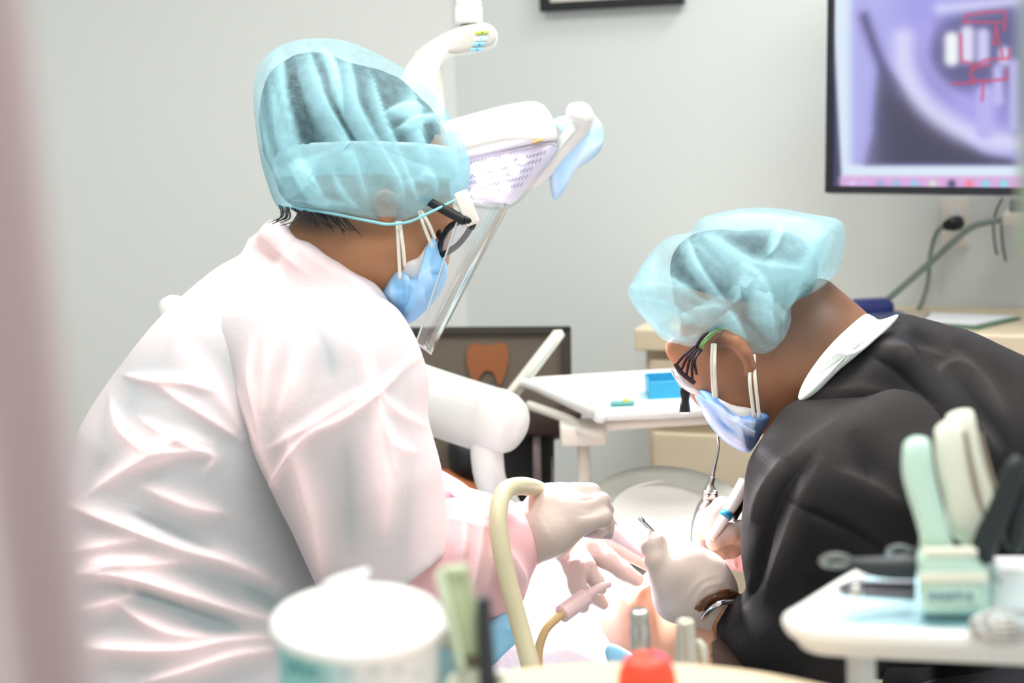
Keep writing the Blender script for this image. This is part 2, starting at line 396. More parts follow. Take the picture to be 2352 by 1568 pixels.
M_blue = mat('blue_paper', (150, 206, 236), .8, bump=.2, bscale=120)
M_clear = clearmat('clear_plastic', gloss=.05, opac=.05)
M_lensclear = clearmat('clear_lens', gloss=.10, opac=.12)
M_wood = mat('light_wood_laminate', (238, 214, 180), .35, vary=.03, bscale=6)
M_red = mat('orange_red_plastic', (244, 78, 52), .4)

# ------------------------------------------------------------------ setting
def struct(name, V, F, m, **k): return tag(mobj(name, V, F, m, smooth=False, **k), kind='structure')
cx0 = P(1062, 500, 3.62); XC, YC = cx0[0], cx0[1]
ca, sa = math.cos(math.radians(22)), math.sin(math.radians(22))
WD = np.array((ca, -sa, 0)); WN = np.array((-sa, -ca, 0))       # along the right wall, and out of it into the room
def WALL(s, z, off=0.0): return np.array((XC, YC, 0))+WD*s+WN*off+np.array((0, 0, z))
def onwall(px, py, off=0.0):
    r = FW+(px-1176)/FPX*RT-(py-784)/FPX*UP; o = np.array((XC, YC, 0))+WN*off; t = ((o-CAM)@WN)/(r@WN); q = CAM+r*t; return (q-np.array((XC, YC, 0)))@WD, q[2]
struct('floor', *wbox(-2.6, 2.6, -.6, 4.3, -.06, 0), M_floor)
struct('ceiling', *wbox(-2.6, 2.6, -.0, 4.3, 2.6, 2.66), M_ceil)
struct('wall_back', *wbox(-2.6, XC, YC, YC+.1, 0, 2.6), M_wall)
L_ = 2.9
struct('wall_right', *prism([WALL(0, 0), WALL(L_, 0), WALL(L_, 2.6), WALL(0, 2.6)], -WN, .1), M_wall2)
struct('wall_left', *wbox(-2.6, -2.5, -.6, YC, 0, 2.6), M_wall)
struct('baseboard_right', *prism([WALL(.01, 0), WALL(L_, 0), WALL(L_, .1), WALL(.01, .1)], WN, .012), M_offw)
struct('baseboard_back', *wbox(-2.5, XC-.01, YC-.012, YC, 0, .1), M_offw)
for (x, y, sx, sy, _p, lab_) in PANELS:
    t = empty('ceiling_light', (x, y, 2.545), lab_, 'ceiling light', 'ceiling light panels above the chair')
    fr = [wbox(x-sx/2-.04, x+sx/2+.04, y-sy/2-.04, y-sy/2, 2.54, 2.6), wbox(x-sx/2-.04, x+sx/2+.04, y+sy/2, y+sy/2+.04, 2.54, 2.6),
          wbox(x-sx/2-.04, x-sx/2, y-sy/2, y+sy/2, 2.54, 2.6), wbox(x+sx/2, x+sx/2+.04, y-sy/2, y+sy/2, 2.54, 2.6)]
    mobj('frame', *join(fr), M_white, t, smooth=False)
    mobj('diffuser', *wbox(x-sx/2, x+sx/2, y-sy/2, y+sy/2, 2.57, 2.585), mat('light_diffuser', (250, 250, 250), .5, emit=(255, 255, 250), estr=2.0), t, smooth=False)

# --- picture frame on the right wall
(s0, z0), (s1, z1) = onwall(1250, 26), onwall(1575, 12)
fz = (z0+z1)/2; t = empty('picture_frame', WALL((s0+s1)/2, fz, .01), 'black picture frame with cream mat hung high on the wall', 'picture frame')
def wallrect(sa_, sb_, za, zb, off, th): return prism([WALL(sa_, za, off), WALL(sb_, za, off), WALL(sb_, zb, off), WALL(sa_, zb, off)], WN, th)
b = .018
mobj('frame', *join([wallrect(s0, s1, fz, fz+b, .005, .02), wallrect(s0, s1, fz+.24, fz+.24+b, .005, .02), wallrect(s0, s0+b, fz+b, fz+.24, .005, .02), wallrect(s1-b, s1, fz+b, fz+.24, .005, .02)]), M_bframe, t, smooth=False)
mobj('mat_board', *wallrect(s0+b, s1-b, fz+b, fz+.24, .006, .006), mat('cream_mat_board', (232, 226, 212), .8), t, smooth=False)
mobj('print', *wallrect(s0+.06, s1-.06, fz+.07, fz+.19, .012, .002), mat('grey_print', (170, 178, 176), .8, vary=.5, bscale=20), t, smooth=False)

# --- wall screen showing a dental x-ray
TD = 3.02
A_, B_ = P(1899, 443, TD), P(2352, 448, TD-.14)
tx = B_-A_; tx /= np.linalg.norm(tx); tu = P(1876, 0, TD+.0)-A_; tu /= np.linalg.norm(tu); tn = np.cross(tu, tx); tn = tn if tn@(CAM-A_) > 0 else -tn
tu = np.cross(tn, tx); tu = tu if tu[2] > 0 else -tu
TW, TH = .80, .50
tu2 = tu*math.cos(math.radians(1.6))-tx*math.sin(math.radians(1.6))
def TV(u, v, off=0): return A_+tx*u+tu2*v+tn*off
t = empty('wall_screen', TV(TW/2, 0), 'black-framed wall screen showing a jaw x-ray with red outlines', 'monitor')
def tvrect(u0, u1, v0, v1, off, th): return prism([TV(u0, v0, off), TV(u1, v0, off), TV(u1, v1, off), TV(u0, v1, off)], tn, th)
m_bez = mat('glossy_black_bezel', (28, 28, 34), .22)
mobj('bezel', *join([tvrect(0, TW, 0, .012, 0, .014), tvrect(0, TW, TH-.012, TH, 0, .014), tvrect(0, .012, .012, TH-.012, 0, .014), tvrect(TW-.012, TW, .012, TH-.012, 0, .014)]), m_bez, t, smooth=False)
mobj('back_shell', *tvrect(.0, TW, .0, TH, -.03, .03), M_black, t, smooth=False)
mobj('wall_mount', *join([tvrect(.33, .47, .15, .35, -.10, .07)]), M_black, t, smooth=False)
# picture on the screen, drawn as colour values on a fine grid
nu, nv = 300, 190
U, Vv = np.meshgrid(np.linspace(0, 1, nu), np.linspace(0, 1, nv)); sw, sh = TW-.024, TH-.024
_g = np.array([TV(.012+u*sw, .012+v*sh, .005) for u, v in zip(U.ravel(), Vv.ravel())]); X, Y, _ = proj(_g); X = X.reshape(U.shape); Y = Y.reshape(U.shape)
img = np.zeros(U.shape+(3,)); img[:] = np.array((224, 240, 255))
def seg(pts): return segdist(X, Y, crs(pts, 6).tolist() if len(pts) > 2 else pts)
def paint(mask, col):
    mk = np.clip(mask, 0, 1)[..., None]; img[:] = img*(1-mk)+np.array(col)*mk
def soft(e, w=10): return 1/(1+np.exp(np.clip(e/w, -30, 30)))
def inpoly(pts, w=8):
    p = crs(pts, 5, True); ins = np.zeros(X.shape, bool)
    for (x0, y0), (x1, y1) in zip(p, np.roll(p, -1, 0)):
        c = ((y0 > Y) != (y1 > Y)) & (X < (x1-x0)*(Y-y0)/(y1-y0+1e-9)+x0); ins ^= c
    d = segdist(X, Y, np.vstack([p, p[:1]]).tolist()); return soft(np.where(ins, -d, d), w)
bx = soft(1958-X, 6)*soft(Y-378, 2.5)
paint(bx, (160, 154, 236))
paint(bx*inpoly([(2030, 150), (2070, 190), (2110, 230), (2200, 300), (2260, 350), (2330, 370), (2330, 420), (2010, 420), (2005, 300), (2012, 200), (2018, 165)], 5), (46, 42, 78))
paint(bx*inpoly([(1960, -60), (2060, -60), (2040, 60), (2035, 150), (2010, 250), (2010, 420), (1960, 420)], 18)*.55, (196, 200, 250))
paint(bx*soft(seg([(1985, 40), (2010, 110), (2040, 180), (2062, 215)])-9, 6), (70, 62, 120))
paint(bx*inpoly([(2160, 60), (2240, 20), (2340, 20), (2340, 330), (2300, 200), (2180, 210), (2130, 140)], 12), (76, 74, 132))
paint(bx*soft(seg([(2075, 90), (2080, 160), (2120, 235), (2190, 290), (2270, 322), (2350, 330)])-24, 9), (222, 220, 255))
paint(bx*soft(seg([(2130, 60), (2125, 130), (2160, 190), (2230, 240)])-12, 8)*.8, (180, 172, 244))
paint(bx*soft(seg([(2160, 20), (2240, 12), (2350, 0)])-12, 6), (214, 214, 255))
for (x, y0, y1, wd, c) in ((2186, 90, 135, 17, (250, 255, 255)), (2222, 75, 130, 16, (232, 228, 255)), (2258, 80, 132, 15, (212, 208, 252)), (2306, 120, 138, 13, (220, 224, 255)), (2292, 160, 230, 12, (196, 192, 246)), (2262, 215, 300, 20, (186, 178, 244)), (2330, 150, 290, 14, (190, 186, 246))):
    paint(bx*soft(seg([(x, y0), (x, y1)])-wd, 4), c)
for pl in ([(2215, 50), (2218, 35), (2260, 28), (2308, 26), (2310, 48), (2306, 70)], [(2215, 50), (2300, 52)], [(2206, 80), (2208, 140), (2240, 150), (2262, 138), (2300, 135)], [(2288, 60), (2282, 100), (2294, 100), (2290, 62)],
           [(2300, 110), (2304, 136), (2318, 134), (2320, 112)], [(2232, 160), (2262, 150), (2274, 150)], [(2236, 182), (2228, 170), (2234, 156)], [(2232, 184), (2268, 186), (2312, 182), (2312, 160)], [(2188, 192), (2240, 190)], [(2258, 190), (2256, 230)]):
    paint(bx*soft(segdist(X, Y, pl)-2.2, 1.3), (214, 48, 96))
paint(soft(X-1921-(Y-200)*.052, 2)*soft(Y-432, 2), (50, 48, 92))                   # dark strip at the left of the picture
tb = soft(404-Y, 2); paint(tb*soft(1928-X, 3), (222, 170, 226))
for x, c in ((1958, (228, 208, 255)), (1984, (210, 190, 240)), (2022, (150, 170, 230)), (2058, (140, 200, 230)), (2100, (140, 214, 240)), (2142, (216, 238, 214)), (2186, (60, 50, 90)), (2226, (255, 120, 140)), (2264, (120, 230, 240)), (2306, (110, 240, 235))):
    paint(tb*soft(np.hypot(X-x, Y-422)-8, 2.5), c)
Vs = np.array([TV(.012+u*sw, .012+v*sh, .005) for u, v in zip(U.ravel(), Vv.ravel())])
Fs = [(j*nu+i, j*nu+i+1, (j+1)*nu+i+1, (j+1)*nu+i) for j in range(nv-1) for i in range(nu-1)]
ms = D.materials.new('lit_screen'); ms.use_nodes = True; nt = ms.node_tree; bs = nt.nodes['Principled BSDF']; bs.inputs['Base Color'].default_value = (.02, .02, .02, 1); bs.inputs['Roughness'].default_value = .3
at = nt.nodes.new('ShaderNodeAttribute'); at.attribute_name = 'picture'; nt.links.new(at.outputs['Color'], bs.inputs['Emission Color']); bs.inputs['Emission Strength'].default_value = .95
so = mobj('display', Vs, Fs, ms, t, smooth=False)
ac = so.data.color_attributes.new('picture', 'FLOAT_COLOR', 'POINT'); c4 = np.ones((nu*nv, 4), np.float32)
cc = np.clip(img.reshape(-1, 3)/255, 0, 1); c4[:, :3] = np.where(cc <= .04045, cc/12.92, ((cc+.055)/1.055)**2.4); ac.data.foreach_set('color', c4.ravel())

# --- outlet, plug, cords, power strip
def wallpt(px, py, off=.01): s, z = onwall(px, py, off); return WALL(s, z, off)
s0, z0 = onwall(2163, 456); s1, z1 = onwall(2226, 560)
t = empty('wall_outlet', WALL((s0+s1)/2, (z0+z1)/2, 0), 'pale wall outlet plate below the screen with a black plug in it', 'outlet')
mobj('plate', *wallrect(s0, s1, z1, z0, 0, .007), M_offw, t, smooth=False)
mobj('socket', *join([wallrect(s0+.012, s1-.012, z1+.014, z1+.042, .007, .003), wallrect(s0+.012, s1-.012, z0-.042, z0-.014, .007, .003)]), M_white, t, smooth=False)
def cord(name, pts, r, m, label, cat='cord', **k): return tag(mobj(name, *tube(pts, r, 10, 8), m, **k), label, cat)
t = empty('power_plug', wallpt(2190, 514, .02), 'black power plug pushed into the wall outlet under the screen', 'plug')
mobj('plug_body', *join([tube([wallpt(2200, 512, .012), wallpt(2186, 515, .03), wallpt(2166, 519, .035)], [.014, .013, .007], 14)]), M_black, t)
mcord = mat('grey_green_cord', (128, 142, 132), .5)
cord('electric_lead', [wallpt(2168, 518, .035), wallpt(2150, 536, .03), wallpt(2139, 575, .025), wallpt(2135, 600, .03), wallpt(2131, 650, .03), wallpt(2115, 700, .04), wallpt(2096, 730, .05)], .0045, mcord, 'thin grey power cord hanging down from the black plug')
cord('thick_cable', [wallpt(2300, 505, .03), wallpt(2275, 509, .04), wallpt(2235, 520, .05), wallpt(2195, 550, .06), wallpt(2140, 600, .07), wallpt(2080, 652, .08), wallpt(2010, 712, .09)], .0062, mcord, 'thicker grey cable slanting down across the wall to the blue object')
cord('dangling_wire', [wallpt(2303, 455, .02), wallpt(2290, 480, .02), wallpt(2282, 515, .02), wallpt(2285, 560, .02), wallpt(2290, 585, .02)], .002, M_black, 'thin black wire dangling beside the white power box')
cord('dangling_wire', [wallpt(2300, 515, .02), wallpt(2303, 560, .02), wallpt(2310, 600, .02)], .002, M_black, 'shorter thin black wire hanging below the white power box')
s0, z0 = onwall(2288, 488, .05); s1, z1 = onwall(2348, 516, .05)
t = empty('power_box', WALL((s0+s1)/2, z1, .03), 'white power box mounted on the wall under the screen', 'power box')
mobj('housing', *box(WALL((s0+s1)/2+.02, (z0+z1)/2, .028), WD*(s1-s0)/2*1.4, WN*.028, np.array((0, 0, (z0-z1)/2)), .006), M_offw, t)
mobj('adapter', *box(WALL((s0+s1)/2+.025, z0+.012, .028), WD*.025, WN*.02, np.array((0, 0, .012)), .004), mat('grey_plastic', (130, 136, 136), .5), t)

# --- beige cabinet run along the right wall
KZ = P(1455, 755, 3.2)[2]; CD = .62
s_l = ((P(1455, 755, 3.2)-np.array((XC, YC, 0)))@WD); off_l = ((P(1455, 755, 3.2)-np.array((XC, YC, 0)))@WN)
def cabbox(s0, s1, o0, o1, z0, z1, bev=.0): return box(WALL((s0+s1)/2, (z0+z1)/2, (o0+o1)/2), WD*(s1-s0)/2, WN*(o1-o0)/2, np.array((0, 0, (z1-z0)/2)), bev)
tt = tag(mobj('countertop', *cabbox(s_l, s_l+1.9, .0, off_l, KZ-.042, KZ, .004), M_beige, smooth=False), 'long beige laminate worktop on top of the cabinets', 'worktop')
cw = .47
for i in range(4):
    a = s_l+.012+i*cw
    lab = ['beige base cabinet at the free end of the worktop, partly behind the man\'s mask', 'beige base cabinet hidden behind the man in black, second from the free end', 'beige base cabinet under the spread papers, third from the free end', 'beige base cabinet under the power box, farthest from the free end'][i]
    t = empty('base_cabinet', WALL(a+cw/2, 0, off_l/2), lab, 'cabinet', 'beige base cabinets along the wall')
    mobj('body', *cabbox(a, a+cw-.004, .02, off_l-.035, .08, KZ-.044), M_beige, t, smooth=False)
    mobj('plinth', *cabbox(a, a+cw-.004, .05, off_l-.08, 0, .08), M_bframe, t, smooth=False)
    dz = P(1500, 995, 3.18)[2]
    dr = mobj('drawer', *cabbox(a+.012, a+cw-.016, off_l-.034, off_l-.014, dz+.012, KZ-.062, .004), M_beige, t, smooth=False)
    do = mobj('door', *cabbox(a+.012, a+cw-.016, off_l-.034, off_l-.014, .1, dz-.012, .004), M_beige, t, smooth=False)
    mobj('handle', *tube([WALL(a+cw/2-.05, (dz+KZ)/2-.03, off_l-.014), WALL(a+cw/2-.045, (dz+KZ)/2-.03, off_l+.012), WALL(a+cw/2+.045, (dz+KZ)/2-.03, off_l+.012), WALL(a+cw/2+.05, (dz+KZ)/2-.03, off_l-.014)], .004, 8), M_steel, dr)
    mobj('handle', *tube([WALL(a+cw-.06, .45, off_l-.014), WALL(a+cw-.06, .455, off_l+.012), WALL(a+cw-.06, .545, off_l+.012), WALL(a+cw-.06, .55, off_l-.014)], .004, 8), M_steel, do)
def PK(px, py, z=None): return PZ(px, py, KZ+.001 if z is None else z)
mpap = mat('white_paper', (238, 240, 242), .8)
pp = [PK(2140, 725), PK(2332, 733), PK(2240, 752), PK(2120, 745)]
t = empty('paper_sheets', PK(2230, 738), 'white paper sheets in a green-edged folder lying on the beige worktop', 'papers')
mobj('folder', *prism([PK(2130, 722), PK(2345, 733), PK(2245, 757), PK(2110, 748)], (0, 0, 1), .003), mat('green_folder', (96, 128, 104), .6), t, smooth=False)
mobj('sheet', *prism([q+np.array((0, 0, .004)) for q in pp], (0, 0, 1), .003), mpap, t, smooth=False)
t = empty('blue_clamp', PK(2005, 718), 'dark blue plastic device on the worktop behind the man\'s collar', 'device')
mobj('body', *join([box(PK(2000, 722)+np.array((0, 0, .015)), (.035, 0, 0), (0, .02, 0), (0, 0, .015), .008), box(PK(2030, 720)+np.array((0, 0, .012)), (.018, 0, 0), (0, .016, 0), (0, 0, .012), .008)]), mat('navy_plastic', (50, 62, 130), .4), t)
mobj('base', *box(PK(2008, 728)+np.array((0, 0, .003)), (.055, 0, 0), (0, .025, 0), (0, 0, .003), .002), mat('slate_plastic', (90, 100, 140), .4), t)

# --- brown board with a tooth emblem, dark trolley below it
BD = 3.05
t = empty('tooth_board', P(1120, 1120, BD), 'dark brown board with an orange tooth emblem standing behind the white arm', 'board')
def bq(px, py, d=BD): return P(px, py, d)
mobj('panel', *prism([bq(880, 760), bq(1298, 757), bq(1302, 1000), bq(880, 1120)][::-1], -FW, .03), mat('brown_stained_wood', (104, 92, 80), .6, vary=.2, bscale=5), t, smooth=False)
mobj('frame', *join([prism([bq(880, 752), bq(1308, 749), bq(1308, 764), bq(880, 766)][::-1], -FW, .04), prism([bq(1288, 752), bq(1310, 752), bq(1312, 1000), bq(1290, 1000)][::-1], -FW, .04)]), mat('dark_walnut', (52, 46, 40), .5), t, smooth=False)
mobj('leg', *join([cyl(bq(950, 1000, BD-.01), (bq(950, 1000)[0], bq(950, 1000)[1]-.01, 0), .014), cyl(bq(1222, 990, BD-.01), (bq(1222, 990)[0], bq(1222, 990)[1]-.01, 0), .014)]), M_bframe, t)
tooth = [(1075, 800), (1092, 788), (1115, 793), (1140, 788), (1162, 790), (1168, 820), (1160, 860), (1148, 885), (1140, 872), (1132, 855), (1115, 852), (1100, 868), (1092, 885), (1080, 860), (1072, 830)]
mobj('emblem', *prism(crs([bq(x, y, BD-.031) for x, y in tooth], 4, True)[::-1], -FW, .004), mat('copper_paint', (142, 84, 46), .6), t, smooth=False)
t = empty('equipment_cart', P(1150, 1250, 2.95), 'black equipment cart with grey side post under the brown board', 'cart')
mobj('body', *box(P(1160, 1080, 2.97), RT*.085, FW*.04, UP*.09, .012), mat('black_rubber', (24, 24, 26), .6), t)
mobj('shelf', *box(P(1240, 968, 2.93), RT*.07, FW*.05, UP*.022, .006), mat('dark_brown_panel', (58, 40, 34), .6), t)
mobj('post', *join([cyl(P(1232, 965, 2.9), P(1234, 1150, 2.9), .007), cyl(P(1258, 980, 2.94), P(1262, 1160, 2.94), .009)]), mat('mauve_grey_metal', (150, 138, 138), .5), t)
mobj('bag', *inflate([(1035, 1010), (1075, 1000), (1110, 1030), (1115, 1090), (1080, 1110), (1045, 1100), (1030, 1060)], (1075, 1055), 2.9, .05), mat('black_bag', (30, 30, 32), .7), t)
t = empty('wood_stool', P(1060, 1130, 2.95), 'orange-brown wooden stool edge showing low behind the pink sleeve', 'stool')
mobj('seat', *inflate([(1000, 1085), (1040, 1080), (1100, 1110), (1130, 1150), (1100, 1180), (1000, 1170)], (1060, 1130), 2.9, .05), mat('orange_wood', (178, 106, 66), .5), t)
for dx in (-45, 45):
    q = P(1060+dx, 1160, 2.92); mobj('leg', *cyl(q, (q[0], q[1], 0), .014, .011), mat('orange_wood', (178, 106, 66), .5), t)

q = P(400, 712, 2.42); t = empty('coat_stand', (q[0], q[1], 0), 'pale rounded stand top peeking out behind the shoulder of the person in pink', 'stand')
mobj('knob', *tube([P(402, 760, 2.42), P(400, 735, 2.42), P(399, 705, 2.42), P(400, 690, 2.42), P(401, 678, 2.42)], [.012, .020, .021, .017, .006], 24), M_white, t)
mobj('pole', *cyl(P(402, 755, 2.42), (q[0], q[1], .03), .012), M_white, t)
mobj('foot', *lathe((q[0], q[1], 0), [(.14, 0), (.14, .015), (.02, .035)]), M_white, t)

# --- white diagonal lever arm and the big white arm in front of it
t = empty('slanted_arm', P(1165, 925, 2.82), 'flat cream arm slanting up to the right in front of the brown board', 'arm')
mobj('bar', *slab([P(x, y, 2.82) for x, y in ((1150, 912), (1183, 922), (1297, 770), (1290, 757), (1272, 758))][::-1], -FW, .022, r=.12), M_offw, t)
mobj('inlay', *prism([P(x, y, 2.795) for x, y in ((1176, 902), (1184, 906), (1280, 778), (1276, 772))][::-1], -FW, .003), M_mintedge, t)
t = empty('white_support_arm', P(1140, 1250, 2.5), 'large white rounded cylinder arm of the dental unit on a curved neck', 'arm')
mobj('arm_tube', *tube([P(800, 845, 2.62), P(960, 910, 2.58), P(1110, 960, 2.52), P(1150, 970, 2.5), P(1185, 982, 2.49), P(1200, 988, 2.485)], [76*S(2.5), 78*S(2.5), 78*S(2.5), 76*S(2.5), 58*S(2.5), 22*S(2.5)], 40, 8), M_white, t)
mobj('neck', *tube([P(1118, 1010, 2.5), P(1120, 1060, 2.5), P(1130, 1110, 2.52), P(1165, 1170, 2.58), P(1200, 1260, 2.66), P(1210, 1360, 2.68)], [.024, .024, .023, .023, .023, .023], 24), M_white, t)
qn = P(1210, 1360, 2.68); mobj('base', *lathe((qn[0], qn[1], 0), [(.13, 0), (.13, .03), (.05, .06), (.03, .1), (.024, qn[2]+.02)]), M_white, t)

# --- tray table behind the hands
TZ = P(1385, 960, 2.55)[2]
def PT(px, py, dz=0): return PZ(px, py, TZ+dz)
t = empty('tray_table', PT(1400, 940), 'white tray table with paper liner on a thin leg in the background', 'table')
outl = [PT(1215, 893), PT(1240, 903), PT(1375, 965), PT(1400, 966), PT(1730, 940), PT(1725, 862), PT(1560, 868), PT(1235, 888)]
mobj('tray_floor', *prism(outl, (0, 0, 1), .004), M_white, t, smooth=False)
c_ = np.mean(outl, 0); rim = crs([c_+(q-c_)*1.0+np.array((0, 0, .008)) for q in outl], 6, True)
mobj('rim', *tube(rim, .0085, 10, closed=True, smooth=False), M_white, t)
mobj('liner', *prism([c_+(q-c_)*.93+np.array((0, 0, .005)) for q in outl], (0, 0, 1), .002), mat('pale_aqua_paper', (214, 244, 246), .8), t, smooth=False)
sup = [PT(1215, 930, -.02), PT(1310, 965, -.022), PT(1335, 990, -.026), PT(1380, 995, -.026), PT(1400, 978, -.022), PT(1640, 962, -.02), PT(1720, 956, -.02)]
mobj('support_rail', *tube(sup, .008, 10), M_offw, t)
q = PT(1338, 985, -.03)
mobj('bracket', *box(q+np.array((0, 0, -.005)), (.035, 0, 0), (0, .03, 0), (0, 0, .016), .005), M_offw, t)
mobj('leg', *cyl(q+np.array((0, 0, -.01)), (q[0], q[1], .03), 15*S(2.5), 15*S(2.5)), M_offw, t)
mobj('foot', *lathe((q[0], q[1], 0), [(.17, 0), (.17, .02), (.03, .04), (.012, .06)]), M_offw, t)
bq0, bq1 = PT(1492, 918, .006), PT(1606, 912, .006)
t = empty('blue_box', (bq0+bq1)/2, 'bright blue open instrument box on the background tray', 'box')
mb = mat('bright_blue_plastic', (62, 168, 212), .4)
ex = (bq1-bq0)/2; ey = np.array((-ex[1], ex[0], 0)); ey = ey/np.linalg.norm(ey)*.028; cc_ = (bq0+bq1)/2+ey
for nm, c, X_, Y_, Z_ in (('side_panel', cc_-ey, ex, ey*.08, (0, 0, .014)), ('side_panel', cc_+ey, ex, ey*.08, (0, 0, .017)), ('end_panel', cc_-ex, ex*.03, ey, (0, 0, .017)), ('end_panel', cc_+ex, ex*.03, ey, (0, 0, .017)), ('bottom_panel', cc_-np.array((0, 0, .0)), ex, ey, (0, 0, .003))):
    mobj(nm, *box(np.array(c)+np.array((0, 0, .014)) if nm != 'bottom_panel' else np.array(c)+np.array((0, 0, .002)), X_, Y_, Z_, .001), mb, t, smooth=False)
q = PT(1430, 930, .008)
t = empty('small_clip', q, 'small green and yellow clip lying on the background tray', 'clip')
mobj('body', *box(q+np.array((0, 0, .003)), (.018, 0, 0), (0, .006, 0), (0, 0, .003), .002), mat('teal_plastic', (110, 176, 168), .4), t)
mobj('tip', *box(q+np.array((.006, 0, .007)), (.005, 0, 0), (0, .005, 0), (0, 0, .002), .001), mat('yellow_plastic', (232, 206, 60), .4), t)

# --- round bowl of the unit, with syringe above it
bc = P(1530, 1175, 2.55)
t = empty('rinse_bowl', bc, 'round grey-white rinse bowl shining under the lamp', 'bowl')
tilt = np.array((.05, -.28, .95))
mbowl = mat('frosted_grey_plastic', (208, 212, 202), .4, vary=.1, bscale=14)
mobj('rim', *lathe(bc, [(.091*1, -.05), (.107, -.03), (.120, -.005), (.122, .004), (.116, .011), (.103, .006), (.090, -.002), (.084, -.004)], tilt, 56, cap=False), mbowl, t)
mobj('basin', *lathe(bc+np.array((.010, 0, 0)), [(.092, -.001), (.085, -.008), (.064, -.02), (.02, -.028), (.001, -.028)], tilt, 48, cap=False), mat('glossy_white_ceramic', (250, 250, 244), .2), t)
mobj('pedestal', *lathe((bc[0], bc[1], .0), [(.12, 0), (.12, .03), (.05, .06), (.045, .4), (.08, bc[2]-.06), (.082, bc[2]-.04)], sides=36), M_offw, t)
t = empty('air_syringe', P(1630, 1150, 2.27), 'slim steel air-water syringe standing above the rinse bowl', 'syringe')
mobj('nozzle', *tube([P(1633, 1118, 2.27), P(1638, 1085, 2.27), P(1650, 1030, 2.27), P(1648, 1000, 2.27)], [.004, .0028, .0018, .0022], 10), M_chrome, t)
mobj('head', *tube([P(1631, 1125, 2.27), P(1632, 1110, 2.27), P(1637, 1095, 2.27)], [.009, .005, .004], 14), M_steel, t)
mobj('body', *box(P(1630, 1136, 2.27), RT*.0100, FW*.009, UP*.007, .003), M_steel, t)
mobj('button', *join([cyl(P(1624, 1136, 2.262), P(1624, 1136, 2.255), .0038), cyl(P(1640, 1137, 2.262), P(1640, 1137, 2.255), .0038)]), M_chrome, t)
mobj('handle', *tube([P(1626, 1145, 2.27), P(1612, 1175, 2.275), P(1600, 1230, 2.29), P(1600, 1330, 2.32)], [.008, .009, .008, .006], 14), M_steel, t)

# ------------------------------------------------------------------ people
def bodymesh(name, B, res, m, parent, fl=(), noise=0.0, nscale=14, rel=2, foldmask=None, wid=None, base=.25, gain=.8, paintfn=None):
    V, F = B.mesh(res); V = relax(V, F, rel)
    if fl and res > .0045: V, F = subdiv(V, F); V = relax(V, F, 1)
    V2, mk = folds(V, F, fl, noise, nscale) if (fl or noise) else (V, np.zeros(len(V)))
    f = np.clip(base+gain*mk, 0, 1)
    if noise: f = np.clip(f+.25*wave(V*nscale), 0, 1)
    if paintfn: f = paintfn(V2, f)
    return mobj(name, V2, F, m, parent, fold=f)
def blob(V, items, base=0.0):
    px, py, _ = proj(V); f = np.full(len(V), base)
    for x, y, rx, ry, ang, w_, s_ in items:
        a = math.radians(ang); u = (px-x)*math.cos(a)+(py-y)*math.sin(a); v = -(px-x)*math.sin(a)+(py-y)*math.cos(a)
        d = np.hypot(u/rx, v/ry); f = np.maximum(f, s_/(1+np.exp(np.clip((d-1)/w_, -30, 30))))
    return f
def shell(name, outline, centre, d, half, m, parent, fl, n=10, mm=40, e=.62, base=.1, gain=.95, noise=1.2, nscale=30, extra=None, hem=None, asym=1):
    V, F = inflate(outline, centre, d, half, n, mm, e, hem=hem); V2, mk = folds(V, F, fl, noise, nscale, asym)
    f = base+gain*mk
    if extra is not None: f = np.maximum(f, extra(V2))
    return mobj(name, V2, F, m, parent, fold=np.clip(f, 0, 1))

# ============ the woman in the pink gown
base = P(470, 1500, 2.03); wom = empty('person', (base[0], base[1], 0), 'person in a pale pink gown, turquoise hair cover and black glasses, leaning over the patient', 'person')
HIP = np.array((base[0]-.02, base[1]+.02, .60))
KN = [np.array((-.04, 1.58, .50)), np.array((.02, 1.80, .48))]; ANK = [np.array((-.04, 1.56, .10)), np.array((.04, 1.82, .10))]
# hands first: points (px,py,depth,r_px)
RH = dict(palm=[[(1180, 1248, 1.955, 46), (1235, 1215, 1.95, 52), (1300, 1180, 1.95, 50)], [(1205, 1215, 1.96, 40), (1262, 1160, 1.965, 44), (1305, 1150, 1.97, 38)], [(1215, 1262, 1.945, 38), (1275, 1228, 1.94, 40), (1325, 1205, 1.94, 27)]],
          fingers=[[(1312, 1202, 1.94, 28), (1352, 1195, 1.937, 23), (1385, 1188, 1.94, 21), (1393, 1204, 1.955, 18), (1375, 1222, 1.965, 16)],
                   [(1305, 1168, 1.95, 28), (1345, 1160, 1.945, 22), (1380, 1151, 1.95, 20), (1390, 1172, 1.97, 18), (1372, 1198, 1.98, 16)],
                   [(1300, 1140, 1.965, 28), (1330, 1131, 1.965, 21), (1358, 1129, 1.97, 19), (1378, 1148, 1.99, 17), (1366, 1180, 2.0, 16)],
                   [(1285, 1132, 1.985, 26), (1325, 1128, 1.99, 19), (1350, 1140, 2.0, 17), (1360, 1165, 2.015, 16), (1352, 1195, 2.015, 15)],
                   [(1235, 1200, 1.985, 28), (1290, 1200, 2.0, 22), (1335, 1208, 2.005, 19), (1370, 1222, 2.0, 17)]])
